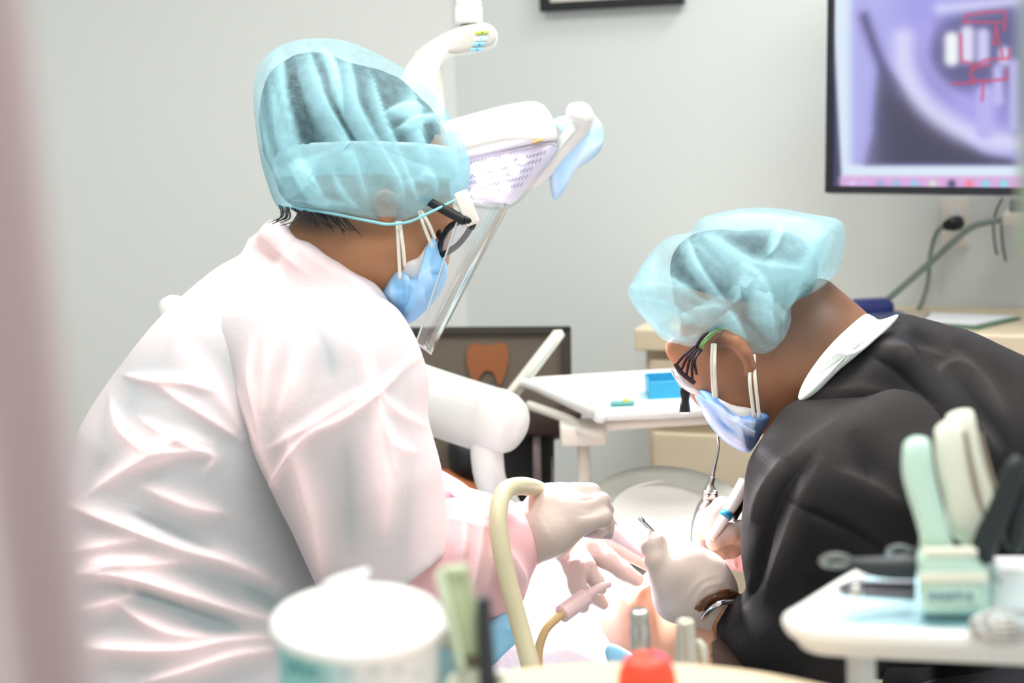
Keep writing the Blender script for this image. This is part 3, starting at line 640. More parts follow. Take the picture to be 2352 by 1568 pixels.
LH = dict(palm=[[(1200, 1195, 2.10, 44), (1270, 1225, 2.09, 50), (1345, 1262, 2.08, 42)], [(1270, 1200, 2.11, 40), (1350, 1232, 2.10, 38)]],
          fingers=[[(1300, 1262, 2.05, 25), (1318, 1300, 2.035, 24), (1326, 1345, 2.035, 20), (1338, 1392, 2.04, 17)],
                   [(1320, 1268, 2.06, 26), (1345, 1300, 2.05, 22), (1368, 1335, 2.05, 18), (1380, 1352, 2.05, 15)],
                   [(1350, 1250, 2.08, 28), (1392, 1282, 2.07, 24), (1432, 1312, 2.07, 20), (1462, 1330, 2.07, 17)],
                   [(1352, 1228, 2.10, 28), (1398, 1240, 2.095, 23), (1445, 1268, 2.09, 20), (1492, 1298, 2.085, 16)],
                   [(1290, 1260, 2.045, 26), (1335, 1320, 2.075, 22), (1368, 1372, 2.08, 18), (1385, 1388, 2.075, 14)]])
def addhand(B, H, grow=0.0, k=.006):
    for c in H['palm']: B.chain(c, .016, grow)
    for c in H['fingers']: B.chain(c, k, grow)
b = Body(.03)
b.ell((835, 350, 1.99), 205, 165, 150, 12, .02).ell((908, 552, 1.99), 104, 138, 118, 15, .04).chain([(900, 600, 1.98, 95), (780, 600, 2.0, 115), (700, 650, 2.02, 110)], .04)
b.chain([(978, 500, 1.99, 58), (985, 575, 1.99, 30)], .03).chain([(1000, 545, 1.985, 9), (1010, 588, 1.985, 12)], .015).chain([(926, 690, 1.985, 40), (950, 650, 1.985, 46)], .03)
b.chain([(866, 462, 1.905, 13), (880, 448, 1.902, 14), (900, 452, 1.902, 13), (905, 472, 1.905, 11), (898, 494, 1.905, 12), (884, 504, 1.906, 11)], .006).chain([(866, 462, 1.905, 11), (872, 484, 1.906, 10), (884, 504, 1.906, 10)], .006)
b.chain([(680, 700, 2.02, 90), (610, 840, 2.03, 150), (540, 1000, 2.03, 190), (490, 1250, 2.03, 215)], .04)
b.cap(P(480, 1250, 2.03), HIP, 235*S(2.03), .15, .05)
b.chain([(760, 800, 1.88, 95), (850, 1060, 1.88, 70), (905, 1300, 1.90, 56), (1060, 1285, 1.93, 48), (1185, 1246, 1.96, 36)], .03)
b.chain([(690, 780, 2.17, 95), (860, 1020, 2.22, 70), (960, 1180, 2.21, 50), (1100, 1190, 2.15, 38), (1200, 1197, 2.10, 30)], .03)
addhand(b, RH, -.0025); addhand(b, LH, -.0025)
for kn, an, sd in zip(KN, ANK, (-1, 1)):
    b.cap(HIP+np.array((0, .07*sd, 0)), kn, .10, .065, .03); b.cap(kn, an, .058, .038, .02); b.cap(an+np.array((-.03, 0, -.03)), an+np.array((.15, 0, -.06)), .035, .028, .02)
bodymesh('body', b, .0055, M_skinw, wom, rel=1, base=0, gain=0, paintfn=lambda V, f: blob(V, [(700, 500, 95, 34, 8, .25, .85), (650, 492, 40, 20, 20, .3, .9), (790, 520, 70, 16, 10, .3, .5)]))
# teal scrubs below the gown, seat and legs
tb_ = Body(.04); tb_.cap(HIP+np.array((0, -.08, 0)), KN[0], .125, .088).cap(HIP+np.array((0, .08, 0)), KN[1], .125, .088).cap(KN[0], ANK[0]+np.array((0, 0, .04)), .08, .062).cap(KN[1], ANK[1]+np.array((0, 0, .04)), .08, .062)
bodymesh('trousers', tb_, .008, mat('teal_grey_scrubs', (104, 138, 140), .85, bump=.2, bscale=120), wom, noise=2)
for an in ANK:
    sh = Body(.02); sh.cap(an+np.array((-.03, 0, -.045)), an+np.array((.15, 0, -.06)), .052, .04).cap(an+np.array((-.02, 0, -.03)), an+np.array((0, 0, .01)), .05, .045).cut((0, 0, .004), (0, 0, -1))
    bodymesh('shoe', sh, .006, M_white, wom)
# hair, bun and headband under the cover
hb = Body(.02); hb.ell((822, 325, 1.99), 212, 154, 162, 14).ell((720, 228, 2.0), 116, 106, 112, 0).ell((660, 300, 2.0), 56, 100, 85, 0).ell((715, 425, 1.99), 76, 62, 108, 10).ell((850, 236, 1.99), 105, 74, 100, 20)
V, F = hb.mesh(.006); V = relax(V, F, 2); mobj('hair', V+normals(V, F)*(.0025*wave(V*90))[:, None], F, M_hair, wom)
strands = []
for i in range(26):
    x0 = 640+i*6+rng.uniform(-4, 4); y0 = 486+i*1.2; L_s = rng.uniform(20, 46)
    strands.append(tube([P(x0, y0-14, 1.895+.0006*abs(i-10)), P(x0+L_s*.5-12*(i < 5), y0+9, 1.892), P(x0+L_s*(.9 if i > 5 else -.6), y0+rng.uniform(12, 30), 1.894)], [.0014, .001, .0003], 4, 5))
tag(mobj('loose_strands', *join(strands), M_hair, wom), kind='stuff')
hbn = Body(.01); hbn.ell((840, 378, 1.99), 214, 175, 172, 3).cut(P(840, 415, 1.99), P(840, 500, 1.99)-P(840, 400, 1.99)).cut(P(840, 342, 1.99), P(840, 300, 1.99)-P(840, 400, 1.99))
V, F = hbn.mesh(.005); mobj('headband', V, F, mat('pale_headband', (190, 212, 214), .7), wom)
CAPW = [(640, 476), (612, 415), (592, 330), (582, 240), (586, 180), (606, 134), (650, 104), (705, 90), (780, 92), (850, 116), (930, 158), (990, 208), (1035, 262), (1065, 325), (1079, 385), (1072, 436), (1040, 460), (985, 488), (940, 508), (892, 514), (845, 506), (760, 490), (690, 480)]
cf = [([(707, 110), (730, 180), (751, 239), (802, 331), (841, 443), (858, 500)], 12, 3.2), ([(646, 104), (652, 180), (665, 251), (694, 363), (751, 470)], 11, 3.0), ([(799, 120), (812, 190), (825, 251), (879, 347), (920, 420), (936, 500)], 12, 3.4),
      ([(853, 170), (880, 260), (905, 320), (950, 430), (966, 490)], 7, 2.2), ([(945, 190), (960, 260), (975, 347), (1005, 443), (1010, 470)], 9, 2.5), ([(1006, 239), (1040, 315), (1052, 411), (1050, 450)], 8, 2.3), ([(598, 190), (606, 270), (624, 347), (662, 459)], 12, 2.8), ([(630, 203), (660, 331), (719, 411), (760, 480)], 8, 2.2),
      ([(676, 140), (690, 230), (716, 300), (722, 352)], 6, -3.0), ([(765, 230), (800, 300), (838, 352)], 6, -2.6), ([(735, 100), (770, 150), (790, 260)], 6, 2.0), ([(930, 420), (990, 400), (1010, 440)], 5, 1.6), ([(620, 440), (700, 462), (800, 484), (890, 506), (960, 494), (1060, 442)], 8, 1.2),
      ([(690, 380), (720, 440), (800, 470)], 7, 1.8), ([(760, 380), (790, 440), (830, 480)], 6, 1.6), ([(880, 260), (930, 240), (980, 250)], 8, 1.8), ([(905, 300), (960, 270), (1020, 262)], 5, 1.6)]
def lowband(V):
    px, py, _ = proj(V); return .50/(1+np.exp(-(py-345)/6.0))*(1-.75*blob(V, [(888, 478, 34, 36, 0, .25, 1)]))+.12*np.clip(wave(V*70), 0, 1)
shell('bouffant_cap', CAPW, (815, 320), 1.99, .112, M_capw, wom, cf, base=.06, gain=1.1, extra=lowband, hem=(0, 1, .35, .35))
mobj('elastic_hem', *tube([P(x, y+2, 1.99-.108*math.sin(math.pi*(i+.7)/10.4)**.35) for i, (x, y) in enumerate([(640, 474), (690, 478), (760, 488), (820, 500), (860, 508), (892, 513), (940, 507), (985, 487), (1020, 470), (1050, 454), (1070, 436)])], .0016, 8), mat('turquoise_elastic', (140, 205, 214), .8), wom)
# mask
MW = [(985, 548), (1003, 552), (1010, 575), (1026, 605), (1028, 632), (1015, 668), (985, 706), (936, 744), (905, 716), (876, 684), (884, 655), (902, 622), (922, 618), (940, 636), (958, 636), (975, 622), (982, 590)]
V, F = inflate(MW, (955, 668), 1.955, .05, 8, 20, .7); mf = [([(905, 622), (945, 638), (985, 618)], 6, 1.8), ([(945, 640), (935, 690), (915, 730)], 6, -2.6), ([(985, 600), (990, 640), (1005, 660)], 6, 1.8), ([(900, 640), (905, 700)], 5, 1.6), ([(985, 625), (1026, 628)], 4, -1.6), ([(972, 650), (975, 700)], 5, 1.6), ([(925, 625), (925, 700)], 5, -1.8)]
mf = [(a, b, c*1.7) for a, b, c in mf]; V, mk = folds(V, F, mf, .6, 40, 1); mobj('face_mask', V, F, M_mask, wom, fold=np.clip(.35+.6*mk, 0, 1))
V, F = inflate([(924, 600), (960, 588), (984, 560), (992, 600), (975, 650), (945, 655), (915, 640)], (955, 615), 1.945, .022, 6, 12, .7); mobj('mask_lining', V, F, M_lining, wom)
for pts in ([(912, 508, 1.895), (915, 560, 1.895), (919, 640, 1.90)], [(918, 508, 1.893), (926, 570, 1.892), (930, 612, 1.90)], [(962, 484, 1.91), (974, 520, 1.905), (992, 566, 1.915)], [(967, 484, 1.908), (985, 515, 1.905), (999, 548, 1.915)]):
    mobj('ear_loop', *tube([P(*q) for q in pts], .0020, 8), M_elastic, wom)
# glasses
g = mobj('glasses', *join([tube([P(965, 452, 1.91), P(1010, 476, 1.905), P(1068, 507, 1.90)], [.0045, .0055, .006], 10, flat=.5, flatdir=FW), tube([P(1066, 505, 1.90), P(1084, 510, 1.905), P(1080, 522, 1.91)], .005, 8),
    tube([P(x, y, dd) for x, y, dd in ((1083, 508, 1.91), (1078, 528, 1.92), (1052, 562, 1.93), (1018, 584, 1.94), (1011, 574, 1.945), (1017, 547, 1.945), (1033, 521, 1.93), (1058, 508, 1.915))], .0036, 8, closed=True),
    tube([P(x, y, dd) for x, y, dd in ((1016, 548, 1.945), (1006, 530, 1.96), (1010, 510, 1.97), (1002, 505, 1.985)) ], .004, 8),
    tube([P(x, y, dd) for x, y, dd in ((1030, 515, 2.0), (1020, 545, 2.01), (1005, 562, 2.02), (998, 545, 2.03), (1008, 520, 2.02))], .0034, 8, closed=True), tube([P(1028, 516, 2.0), P(1030, 525, 1.975), P(1034, 521, 1.935)], .0035, 8)]), M_black, wom)
V, F = prism([P(x, y, dd) for x, y, dd in ((1080, 511, 1.912), (1075, 528, 1.92), (1050, 559, 1.93), (1020, 579, 1.94), (1014, 572, 1.943), (1020, 548, 1.94), (1035, 524, 1.93), (1058, 512, 1.916))], FW, .0015)
mobj('lens', V, F, M_lensclear, g, smooth=False)
# clear visor
rows = 26; cols = 30; V = []
for i in range(rows):
    tt_ = i/(rows-1); n0 = np.array((1068, 455))*(1-tt_)+np.array((952, 800))*tt_; n1 = np.array((1172, 468))*(1-tt_)+np.array((990, 812))*tt_
    for j in range(cols):
        a = -math.pi/2+math.pi*j/(cols-1); q = n0+(n1-n0)*max(math.cos(a), 0)**.75; lowr = 14*max(0, (tt_-.93)/.07)**2
        V.append(P(q[0], q[1]-lowr*(1-math.cos(a)), 1.985+.082*math.sin(a)))
F = [(i*cols+j, i*cols+j+1, (i+1)*cols+j+1, (i+1)*cols+j) for i in range(rows-1) for j in range(cols-1)]
vs = mobj('clear_visor', V, F, M_clear, wom); sm = vs.modifiers.new('thickness', 'SOLIDIFY'); sm.thickness = .0008
V = np.array(V).reshape(rows, cols, 3)
mobj('visor_edge', *join([tube(V[:, 0], .0011, 6, smooth=False), tube(V[-1], .0013, 6, smooth=False), tube(V[:, -1], .001, 6, smooth=False)]), mat('frosted_edge', (214, 226, 226), .3, alpha=.75), vs)
mobj('visor_clip', *box(P(1072, 478, 1.905), (RT*.36-UP*.93)*.020, (RT*.93+UP*.36)*.0085, FW*.006, .003), M_offw, wom)
# gown: torso, yoke, sleeves
gb = Body(.03); gb.chain([(655, 650, 2.02, 80), (612, 770, 2.03, 190), (560, 920, 2.03, 262), (500, 1090, 2.03, 312), (462, 1300, 2.03, 332), (460, 1560, 2.03, 352)], .03)
gb.chain([(592, 560, 2.0, 22), (632, 536, 1.97, 22), (700, 592, 1.935, 26), (760, 640, 1.925, 28), (832, 690, 1.92, 36), (890, 770, 1.91, 45)], .025).chain([(690, 710, 1.96, 85), (800, 800, 1.9, 105)], .04)
gb.chain([(680, 760, 2.17, 130), (780, 900, 2.19, 130)], .05)
gb.cap(P(460, 1560, 2.03), HIP+np.array((.02, 0, -.06)), 352*S(2.03), .19, .04)
gb.cap(HIP+np.array((0, -.09, 0)), (KN[0]+HIP)/2+np.array((0, 0, .02)), .15, .12, .04); gb.cap(HIP+np.array((0, .09, 0)), (KN[1]+HIP)/2+np.array((0, 0, .02)), .15, .12, .04)
gf = [([(110, 1150), (170, 1165), (300, 1215), (420, 1260), (520, 1290), (640, 1340)], 15, 11), ([(90, 1318), (200, 1320), (300, 1328), (430, 1366), (560, 1408), (650, 1430)], 14, 11), ([(100, 1458), (180, 1480), (300, 1492), (420, 1492), (520, 1470), (640, 1462)], 13, 10),
      ([(100, 1290), (180, 1268), (260, 1252), (330, 1240)], 12, 6), ([(130, 1390), (200, 1400), (290, 1370), (300, 1345)], 13, 7), ([(280, 1390), (340, 1430), (400, 1455), (480, 1462)], 12, 8), ([(330, 1568), (430, 1540), (540, 1505), (640, 1490)], 14, 9), ([(200, 1290), (300, 1300), (420, 1290)], 12, 5),
      ([(150, 1010), (140, 1080), (165, 1150)], 22, 8), ([(330, 1120), (380, 1140), (440, 1165), (520, 1180)], 14, 5), ([(280, 860), (360, 880), (430, 884), (490, 900)], 9, 8), ([(370, 890), (430, 930), (500, 975), (550, 1010)], 9, 6), ([(250, 900), (265, 960), (290, 1000), (350, 1040), (420, 1010), (480, 1020)], 12, 6), ([(320, 960), (420, 1020), (490, 1050), (470, 1085)], 9, 4),
      ([(200, 1140), (300, 1075), (380, 1045), (480, 1040)], 12, 6), ([(400, 760), (420, 800), (500, 900), (560, 1000)], 14, 4), ([(120, 1340), (300, 1290), (360, 1282)], 10, 5), ([(120, 1540), (220, 1500), (260, 1494)], 12, 6), ([(560, 1350), (650, 1400), (700, 1440)], 9, -6), ([(380, 1380), (470, 1420), (560, 1450)], 10, -5),
      ([(630, 520), (690, 570), (740, 605), (810, 640), (880, 700)], 12, 3), ([(600, 540), (660, 590), (720, 640)], 8, 2.5), ([(300, 1180), (400, 1230), (500, 1268)], 12, -8), ([(250, 1360), (330, 1366), (420, 1400)], 10, -6)]
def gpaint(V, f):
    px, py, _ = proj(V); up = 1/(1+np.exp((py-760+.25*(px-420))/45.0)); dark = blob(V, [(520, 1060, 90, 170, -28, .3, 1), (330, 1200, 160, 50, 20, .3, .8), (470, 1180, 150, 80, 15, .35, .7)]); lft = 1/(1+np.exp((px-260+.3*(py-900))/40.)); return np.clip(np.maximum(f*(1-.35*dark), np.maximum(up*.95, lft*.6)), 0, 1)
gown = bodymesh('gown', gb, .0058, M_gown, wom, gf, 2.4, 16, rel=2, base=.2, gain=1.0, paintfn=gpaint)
sf = [([(600, 1160), (620, 1120), (700, 1010), (790, 960), (870, 900), (940, 830)], 7, 7), ([(620, 1030), (700, 985), (780, 935), (860, 885)], 7, 5), ([(760, 700), (800, 760), (838, 830), (858, 900), (880, 990), (905, 1080)], 8, 5), ([(580, 780), (575, 860), (590, 940), (598, 1000)], 9, 6), ([(620, 740), (612, 860), (604, 960)], 9, 5), ([(660, 1000), (700, 1120), (730, 1240), (745, 1330)], 16, 7), ([(860, 960), (880, 1100), (885, 1240)], 20, 6),
      ([(905, 720), (960, 800), (940, 840)], 8, 4), ([(870, 900), (920, 950), (990, 985)], 6, 3), ([(960, 1040), (900, 1020), (870, 960)], 9, 3), ([(790, 1000), (800, 1150), (810, 1300)], 26, -3), ([(690, 780), (670, 880), (640, 960)], 12, 3), ([(720, 740), (750, 800), (770, 880)], 16, -2), ([(540, 880), (590, 1010), (640, 1120)], 9, 4)]
sb_ = Body(.03); sb_.chain([(730, 790, 1.93, 140), (765, 860, 1.885, 172), (778, 980, 1.88, 186), (830, 1120, 1.88, 172), (868, 1250, 1.885, 150), (890, 1340, 1.885, 142)], .03).chain([(600, 790, 1.96, 120), (655, 880, 1.92, 110)], .04).chain([(860, 760, 1.90, 60), (890, 860, 1.885, 70)], .04)
e0, e1 = P(1048, 1250, 1.88), P(840, 1400, 1.88); nn = np.cross(e1-e0, FW); nn = nn if nn[2] < 0 else -nn; sb_.cut(e0, nn)
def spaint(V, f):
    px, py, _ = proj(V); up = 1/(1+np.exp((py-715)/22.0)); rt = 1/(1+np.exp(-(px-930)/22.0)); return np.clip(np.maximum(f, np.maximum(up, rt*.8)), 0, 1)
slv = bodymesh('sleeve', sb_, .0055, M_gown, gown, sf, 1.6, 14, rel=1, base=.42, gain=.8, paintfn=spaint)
fb = Body(.02); fb.chain([(880, 1310, 1.90, 105), (1000, 1280, 1.915, 112), (1090, 1265, 1.93, 108), (1140, 1250, 1.94, 84), (1172, 1248, 1.95, 62)], .03).chain([(1080, 1330, 1.93, 62), (1135, 1350, 1.94, 58), (1150, 1372, 1.94, 32)], .03)
ff = [([(1060, 1170), (1065, 1240), (1055, 1300)], 10, 7), ([(1110, 1190), (1100, 1260), (1085, 1330), (1080, 1380)], 11, 8), ([(1150, 1200), (1130, 1290), (1115, 1360)], 9, 6), ([(1030, 1190), (1120, 1215)], 6, 4), ([(1170, 1260), (1200, 1330), (1190, 1370)], 9, 7), ([(1000, 1180), (1010, 1260)], 10, 4), ([(1135, 1230), (1150, 1320), (1160, 1390)], 8, -5), ([(1080, 1200), (1078, 1270), (1062, 1340)], 8, -5)]
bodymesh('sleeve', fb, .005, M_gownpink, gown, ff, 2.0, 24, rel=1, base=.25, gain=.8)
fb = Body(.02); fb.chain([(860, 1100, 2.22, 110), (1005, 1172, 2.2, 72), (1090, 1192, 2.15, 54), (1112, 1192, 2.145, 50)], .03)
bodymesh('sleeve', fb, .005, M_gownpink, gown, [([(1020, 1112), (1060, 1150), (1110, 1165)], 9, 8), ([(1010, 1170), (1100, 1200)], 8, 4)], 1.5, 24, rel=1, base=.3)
V, F = tube([P(1105, 1188, 2.147), P(1135, 1187, 2.14), P(1165, 1192, 2.13)], [.0255, .0255, .024], 28, 5); mobj('knit_cuff', V, F, mat('white_knit', (240, 238, 234), .9, bump=.4, bscale=300), gown)
for H, wr, nm in ((RH, [(1212, 1180), (1248, 1240), (1262, 1290)], 0), (LH, None, 1)):
    gl = Body(.012); addhand(gl, H)
    if nm == 0:
        fl = [([(1178+i*11, 1212-i*6), (1208+i*11, 1246-i*2), (1218+i*10, 1296-i*6)], 3.2, 2.0) for i in range(6)]+[([(1326, 1146), (1350, 1146), (1378, 1136)], 3.5, -2.4), ([(1326, 1184), (1352, 1180), (1392, 1166)], 3.5, -2.4)]
    else:
        fl = [([(1300+i*11, 1290-14+i*12), (1322+i*11, 1270+i*13)], 2.6, 1.2) for i in range(7)]
    bodymesh('glove', gl, .0030, M_glove, wom, fl, .3, 40, rel=1)

def stool(H, lab):
    t = empty('operator_stool', (H[0], H[1], 0), lab, 'stool')
    mobj('seat', *lathe((H[0], H[1], 0), [(.10, .35), (.17, .36), (.18, .385), (.17, .405), (.0005, .41)]), mat('grey_vinyl', (120, 124, 126), .5), t)
    mobj('column', *cyl((H[0], H[1], .1), (H[0], H[1], .36), .025), M_steel, t)
    for i in range(5):
        a = i*2*math.pi/5; mobj('leg', *box((H[0]+.12*math.cos(a), H[1]+.12*math.sin(a), .09), (.13*math.cos(a), .13*math.sin(a), 0), (-.018*math.sin(a), .018*math.cos(a), 0), (0, 0, .012), .004), M_black, t)
        mobj('caster', *cyl((H[0]+.24*math.cos(a)-.01, H[1]+.24*math.sin(a), .035), (H[0]+.24*math.cos(a)+.01, H[1]+.24*math.sin(a), .035), .033, sides=16), M_black, t)
stool(HIP, 'low round stool under the person in the pink gown')

# ============ the man in the black gown
mb0 = P(2330, 1500, 2.25); man = empty('person', (mb0[0], mb0[1], 0), 'person in a black gown and pale turquoise cap, bending far down over the patient', 'person')
MH = np.array((mb0[0]+.08, mb0[1]+.03, .60))
MK = [np.array((.40, 1.86, .48)), np.array((.44, 2.52, .50))]; MA = [np.array((.46, 1.86, .1)), np.array((.48, 2.54, .1))]
LM = dict(palm=[[(1652, 1398, 2.02, 50), (1605, 1345, 2.01, 74), (1570, 1310, 2.005, 68)], [(1620, 1390, 2.02, 50), (1556, 1372, 2.01, 50), (1545, 1320, 2.0, 48)], [(1650, 1350, 2.03, 40), (1612, 1310, 2.03, 42)]],
          fingers=[[(1535, 1340, 1.995, 38), (1508, 1285, 1.99, 27), (1498, 1250, 1.995, 26), (1502, 1240, 2.0, 22)],
                   [(1585, 1300, 2.01, 36), (1550, 1268, 2.005, 24), (1524, 1248, 2.01, 19)],
                   [(1600, 1290, 2.03, 32), (1568, 1262, 2.03, 20), (1540, 1246, 2.03, 17)],
                   [(1618, 1300, 2.045, 30), (1588, 1275, 2.05, 20), (1565, 1258, 2.05, 17)],
                   [(1632, 1318, 2.06, 28), (1606, 1300, 2.07, 19), (1580, 1290, 2.075, 16)]])
RM = dict(palm=[[(1790, 1230, 2.22, 46), (1730, 1215, 2.20, 46), (1700, 1205, 2.19, 42)]],
          fingers=[[(1705, 1185, 2.19, 32), (1660, 1165, 2.185, 24), (1625, 1190, 2.17, 20), (1612, 1225, 2.155, 17)],
                   [(1715, 1215, 2.165, 30), (1675, 1222, 2.15, 24), (1640, 1245, 2.14, 20)],
                   [(1705, 1200, 2.21, 30), (1655, 1195, 2.2, 22), (1622, 1225, 2.18, 19), (1615, 1262, 2.16, 17)],
                   [(1710, 1225, 2.2, 28), (1665, 1240, 2.19, 20), (1635, 1265, 2.17, 18)],
                   [(1715, 1240, 2.19, 26), (1680, 1262, 2.18, 19), (1655, 1272, 2.17, 16)]])
b = Body(.03)
b.ell((1708, 692, 2.08), 172, 130, 124, 28, .02).ell((1682, 848, 2.08), 100, 132, 112, -32, .03)
b.chain([(1700, 900, 2.08, 80), (1790, 840, 2.08, 105), (1870, 810, 2.09, 108), (1965, 860, 2.1, 104)], .03)
b.chain([(1552, 800, 2.08, 26), (1618, 876, 2.08, 32)], .025).chain([(1602, 866, 2.08, 9), (1622, 902, 2.08, 12)], .010).chain([(1712, 962, 2.08, 34), (1745, 940, 2.08, 46)], .03)
b.chain([(1890, 668, 2.08, 26), (1950, 745, 2.1, 42)], .03)
ear = [(1648, 786, 2.0, 15), (1668, 776, 1.992, 19), (1694, 786, 1.986, 19), (1712, 812, 1.984, 17), (1723, 842, 1.988, 14), (1715, 862, 1.994, 9)]
b.chain([(2010, 900, 2.1, 100), (2160, 1080, 2.15, 180), (2290, 1270, 2.22, 210)], .04); b.cap(P(2280, 1260, 2.22), MH, .125, .15, .05)
b.chain([(1985, 1020, 2.03, 78), (1900, 1250, 1.96, 72), (1870, 1440, 1.96, 62), (1740, 1450, 1.98, 52), (1655, 1400, 2.02, 40)], .03)
b.chain([(1960, 960, 2.25, 90), (1900, 1150, 2.32, 74), (1850, 1260, 2.3, 60), (1790, 1230, 2.22, 36)], .03)
b.chain(ear, .005); addhand(b, LM, -.0025); addhand(b, RM, -.0025)
for kn, an, sd in zip(MK, MA, (-1, 1)):
    b.cap(MH+np.array((0, .09*sd, 0)), kn, .10, .065, .03); b.cap(kn, an, .058, .038, .02); b.cap(an+np.array((.03, 0, -.03)), an+np.array((-.15, 0, -.06)), .035, .028, .02)
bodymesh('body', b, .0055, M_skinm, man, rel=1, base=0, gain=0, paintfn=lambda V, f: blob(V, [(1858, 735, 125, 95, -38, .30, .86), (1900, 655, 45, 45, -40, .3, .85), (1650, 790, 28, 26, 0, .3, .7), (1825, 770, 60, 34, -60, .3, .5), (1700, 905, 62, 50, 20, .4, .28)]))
tb_ = Body(.04); tb_.cap(MH+np.array((0, -.1, 0)), MK[0], .125, .088).cap(MH+np.array((0, .1, 0)), MK[1], .125, .088).cap(MK[0], MA[0]+np.array((0, 0, .04)), .08, .062).cap(MK[1], MA[1]+np.array((0, 0, .04)), .08, .062)
bodymesh('trousers', tb_, .008, mat('black_scrubs', (34, 34, 38), .8, bump=.2, bscale=120), man, noise=2)
for an in MA:
    sh = Body(.02); sh.cap(an+np.array((.03, 0, -.045)), an+np.array((-.15, 0, -.06)), .052, .04).cap(an+np.array((.02, 0, -.03)), an+np.array((0, 0, .01)), .05, .045).cut((0, 0, .004), (0, 0, -1))
    bodymesh('shoe', sh, .006, M_black, man)
hb = Body(.02); hb.ell((1700, 658, 2.08), 172, 118, 130, 28).ell((1785, 605, 2.08), 96, 76, 100, 20)
V, F = hb.mesh(.006); V = relax(V, F, 2); mobj('hair', V, F, M_hair2, man)
CAPM = [(1441, 672), (1452, 645), (1480, 600), (1515, 560), (1550, 540), (1582, 532), (1612, 500), (1680, 482), (1750, 477), (1820, 484), (1880, 494), (1928, 506), (1941, 530), (1938, 580), (1922, 625), (1895, 655), (1860, 680), (1826, 706), (1822, 740), (1806, 780), (1775, 812), (1742, 818), (1706, 806), (1676, 772), (1640, 768), (1602, 796), (1560, 790), (1520, 776), (1492, 745), (1462, 712)]
cfm = [([(1587, 532), (1649, 556), (1719, 598), (1790, 612), (1850, 620)], 22, 4.5), ([(1516, 622), (1570, 660), (1610, 690), (1669, 712)], 16, 4), ([(1700, 600), (1745, 640), (1764, 689), (1777, 760)], 12, 3.5), ([(1669, 712), (1690, 740), (1720, 790)], 18, 4), ([(1900, 520), (1868, 577), (1834, 651), (1793, 734), (1780, 800)], 22, 5), ([(1580, 545), (1600, 600), (1640, 660), (1680, 705)], 7, 2.4), ([(1510, 570), (1500, 640), (1510, 700), (1560, 760)], 22, 4),
       ([(1460, 660), (1500, 720), (1560, 770), (1620, 770)], 14, 3.5), ([(1600, 510), (1700, 495), (1800, 500), (1900, 510)], 12, 3), ([(1730, 640), (1700, 680), (1680, 700)], 7, 2), ([(1800, 520), (1780, 570), (1760, 590)], 6, 2), ([(1920, 530), (1890, 600), (1860, 660)], 14, 3), ([(1700, 720), (1760, 790)], 10, -2.5), ([(1850, 640), (1800, 700), (1790, 780)], 8, -3), ([(1640, 700), (1600, 700), (1560, 680)], 10, -3), ([(1560, 560), (1540, 620), (1545, 650)], 8, -2.6), ([(1470, 680), (1540, 700), (1600, 740)], 8, 2.5)]
def capx(V):
    px, py, _ = proj(V); return np.clip(.22*blob(V, [(1490, 690, 70, 120, -30, .3, 1), (1880, 580, 60, 110, 10, .3, 1), (1770, 770, 70, 60, 0, .3, 1), (1600, 775, 120, 26, 10, .3, 1)])+.1*wave(V*50), 0, 1)
shell('bouffant_cap', CAPM, (1700, 655), 2.08, .100, M_capm, man, cfm, base=.02, gain=.82, extra=capx, noise=1.6, hem=(.1, 1, .35, .35))
MM = [(1596, 906), (1616, 895), (1650, 910), (1680, 935), (1720, 948), (1752, 945), (1770, 958), (1754, 988), (1738, 1018), (1720, 1038), (1696, 1032), (1660, 1010), (1630, 976), (1610, 940)]
V, F = inflate(MM, (1688, 972), 2.055, .052, 8, 20, .7)
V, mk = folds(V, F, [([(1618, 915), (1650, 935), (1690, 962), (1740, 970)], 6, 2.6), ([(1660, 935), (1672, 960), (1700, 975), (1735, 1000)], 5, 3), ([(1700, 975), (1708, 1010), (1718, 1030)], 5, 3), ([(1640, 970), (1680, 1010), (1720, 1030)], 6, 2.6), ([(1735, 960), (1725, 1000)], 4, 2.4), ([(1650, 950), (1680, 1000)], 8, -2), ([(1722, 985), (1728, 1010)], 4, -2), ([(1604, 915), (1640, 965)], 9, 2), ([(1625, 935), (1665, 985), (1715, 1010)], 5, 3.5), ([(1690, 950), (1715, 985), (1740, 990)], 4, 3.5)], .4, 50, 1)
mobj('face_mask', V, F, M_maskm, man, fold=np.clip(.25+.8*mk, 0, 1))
V, F = inflate([(1645, 915), (1685, 930), (1730, 940), (1735, 965), (1700, 975), (1665, 955)], (1695, 950), 2.03, .02, 6, 12, .7); mobj('mask_lining', V, F, M_lining, man)
for pts in ([(1637, 790, 2.0), (1635, 840, 1.99), (1640, 912, 2.01)], [(1643, 790, 1.995), (1641, 840, 1.985), (1645, 912, 2.01)], [(1728, 815, 2.0), (1722, 870, 1.985), (1732, 958, 2.0)], [(1732, 815, 2.0), (1734, 870, 1.985), (1744, 958, 2.0)]):
    mobj('ear_loop', *tube([P(*q) for q in pts], .0022, 8), M_elastic, man)
ms = []
for k_, (x, y) in enumerate(((1553, 838), (1565, 850), (1577, 860), (1590, 872), (1600, 860))):
    ms.append(tube([P(1600-4+k_*4, 795+k_*2, 1.985), P((x+1604)/2-6, (y+792)/2, 1.98), P(x, y, 1.985)], [.0016, .0019, .0016], 6))
ms.append(tube([P(1672, 744, 1.995), P(1640, 752, 1.985), P(1615, 772, 1.983), P(1600, 796, 1.984)], .0022, 8)); ms.append(tube([P(1551, 834, 1.985), P(1565, 856, 1.985), P(1596, 880, 1.985)], .0028, 8))
g = mobj('glasses', *join(ms), mat('dark_maroon_plastic', (38, 20, 30), .35), man)
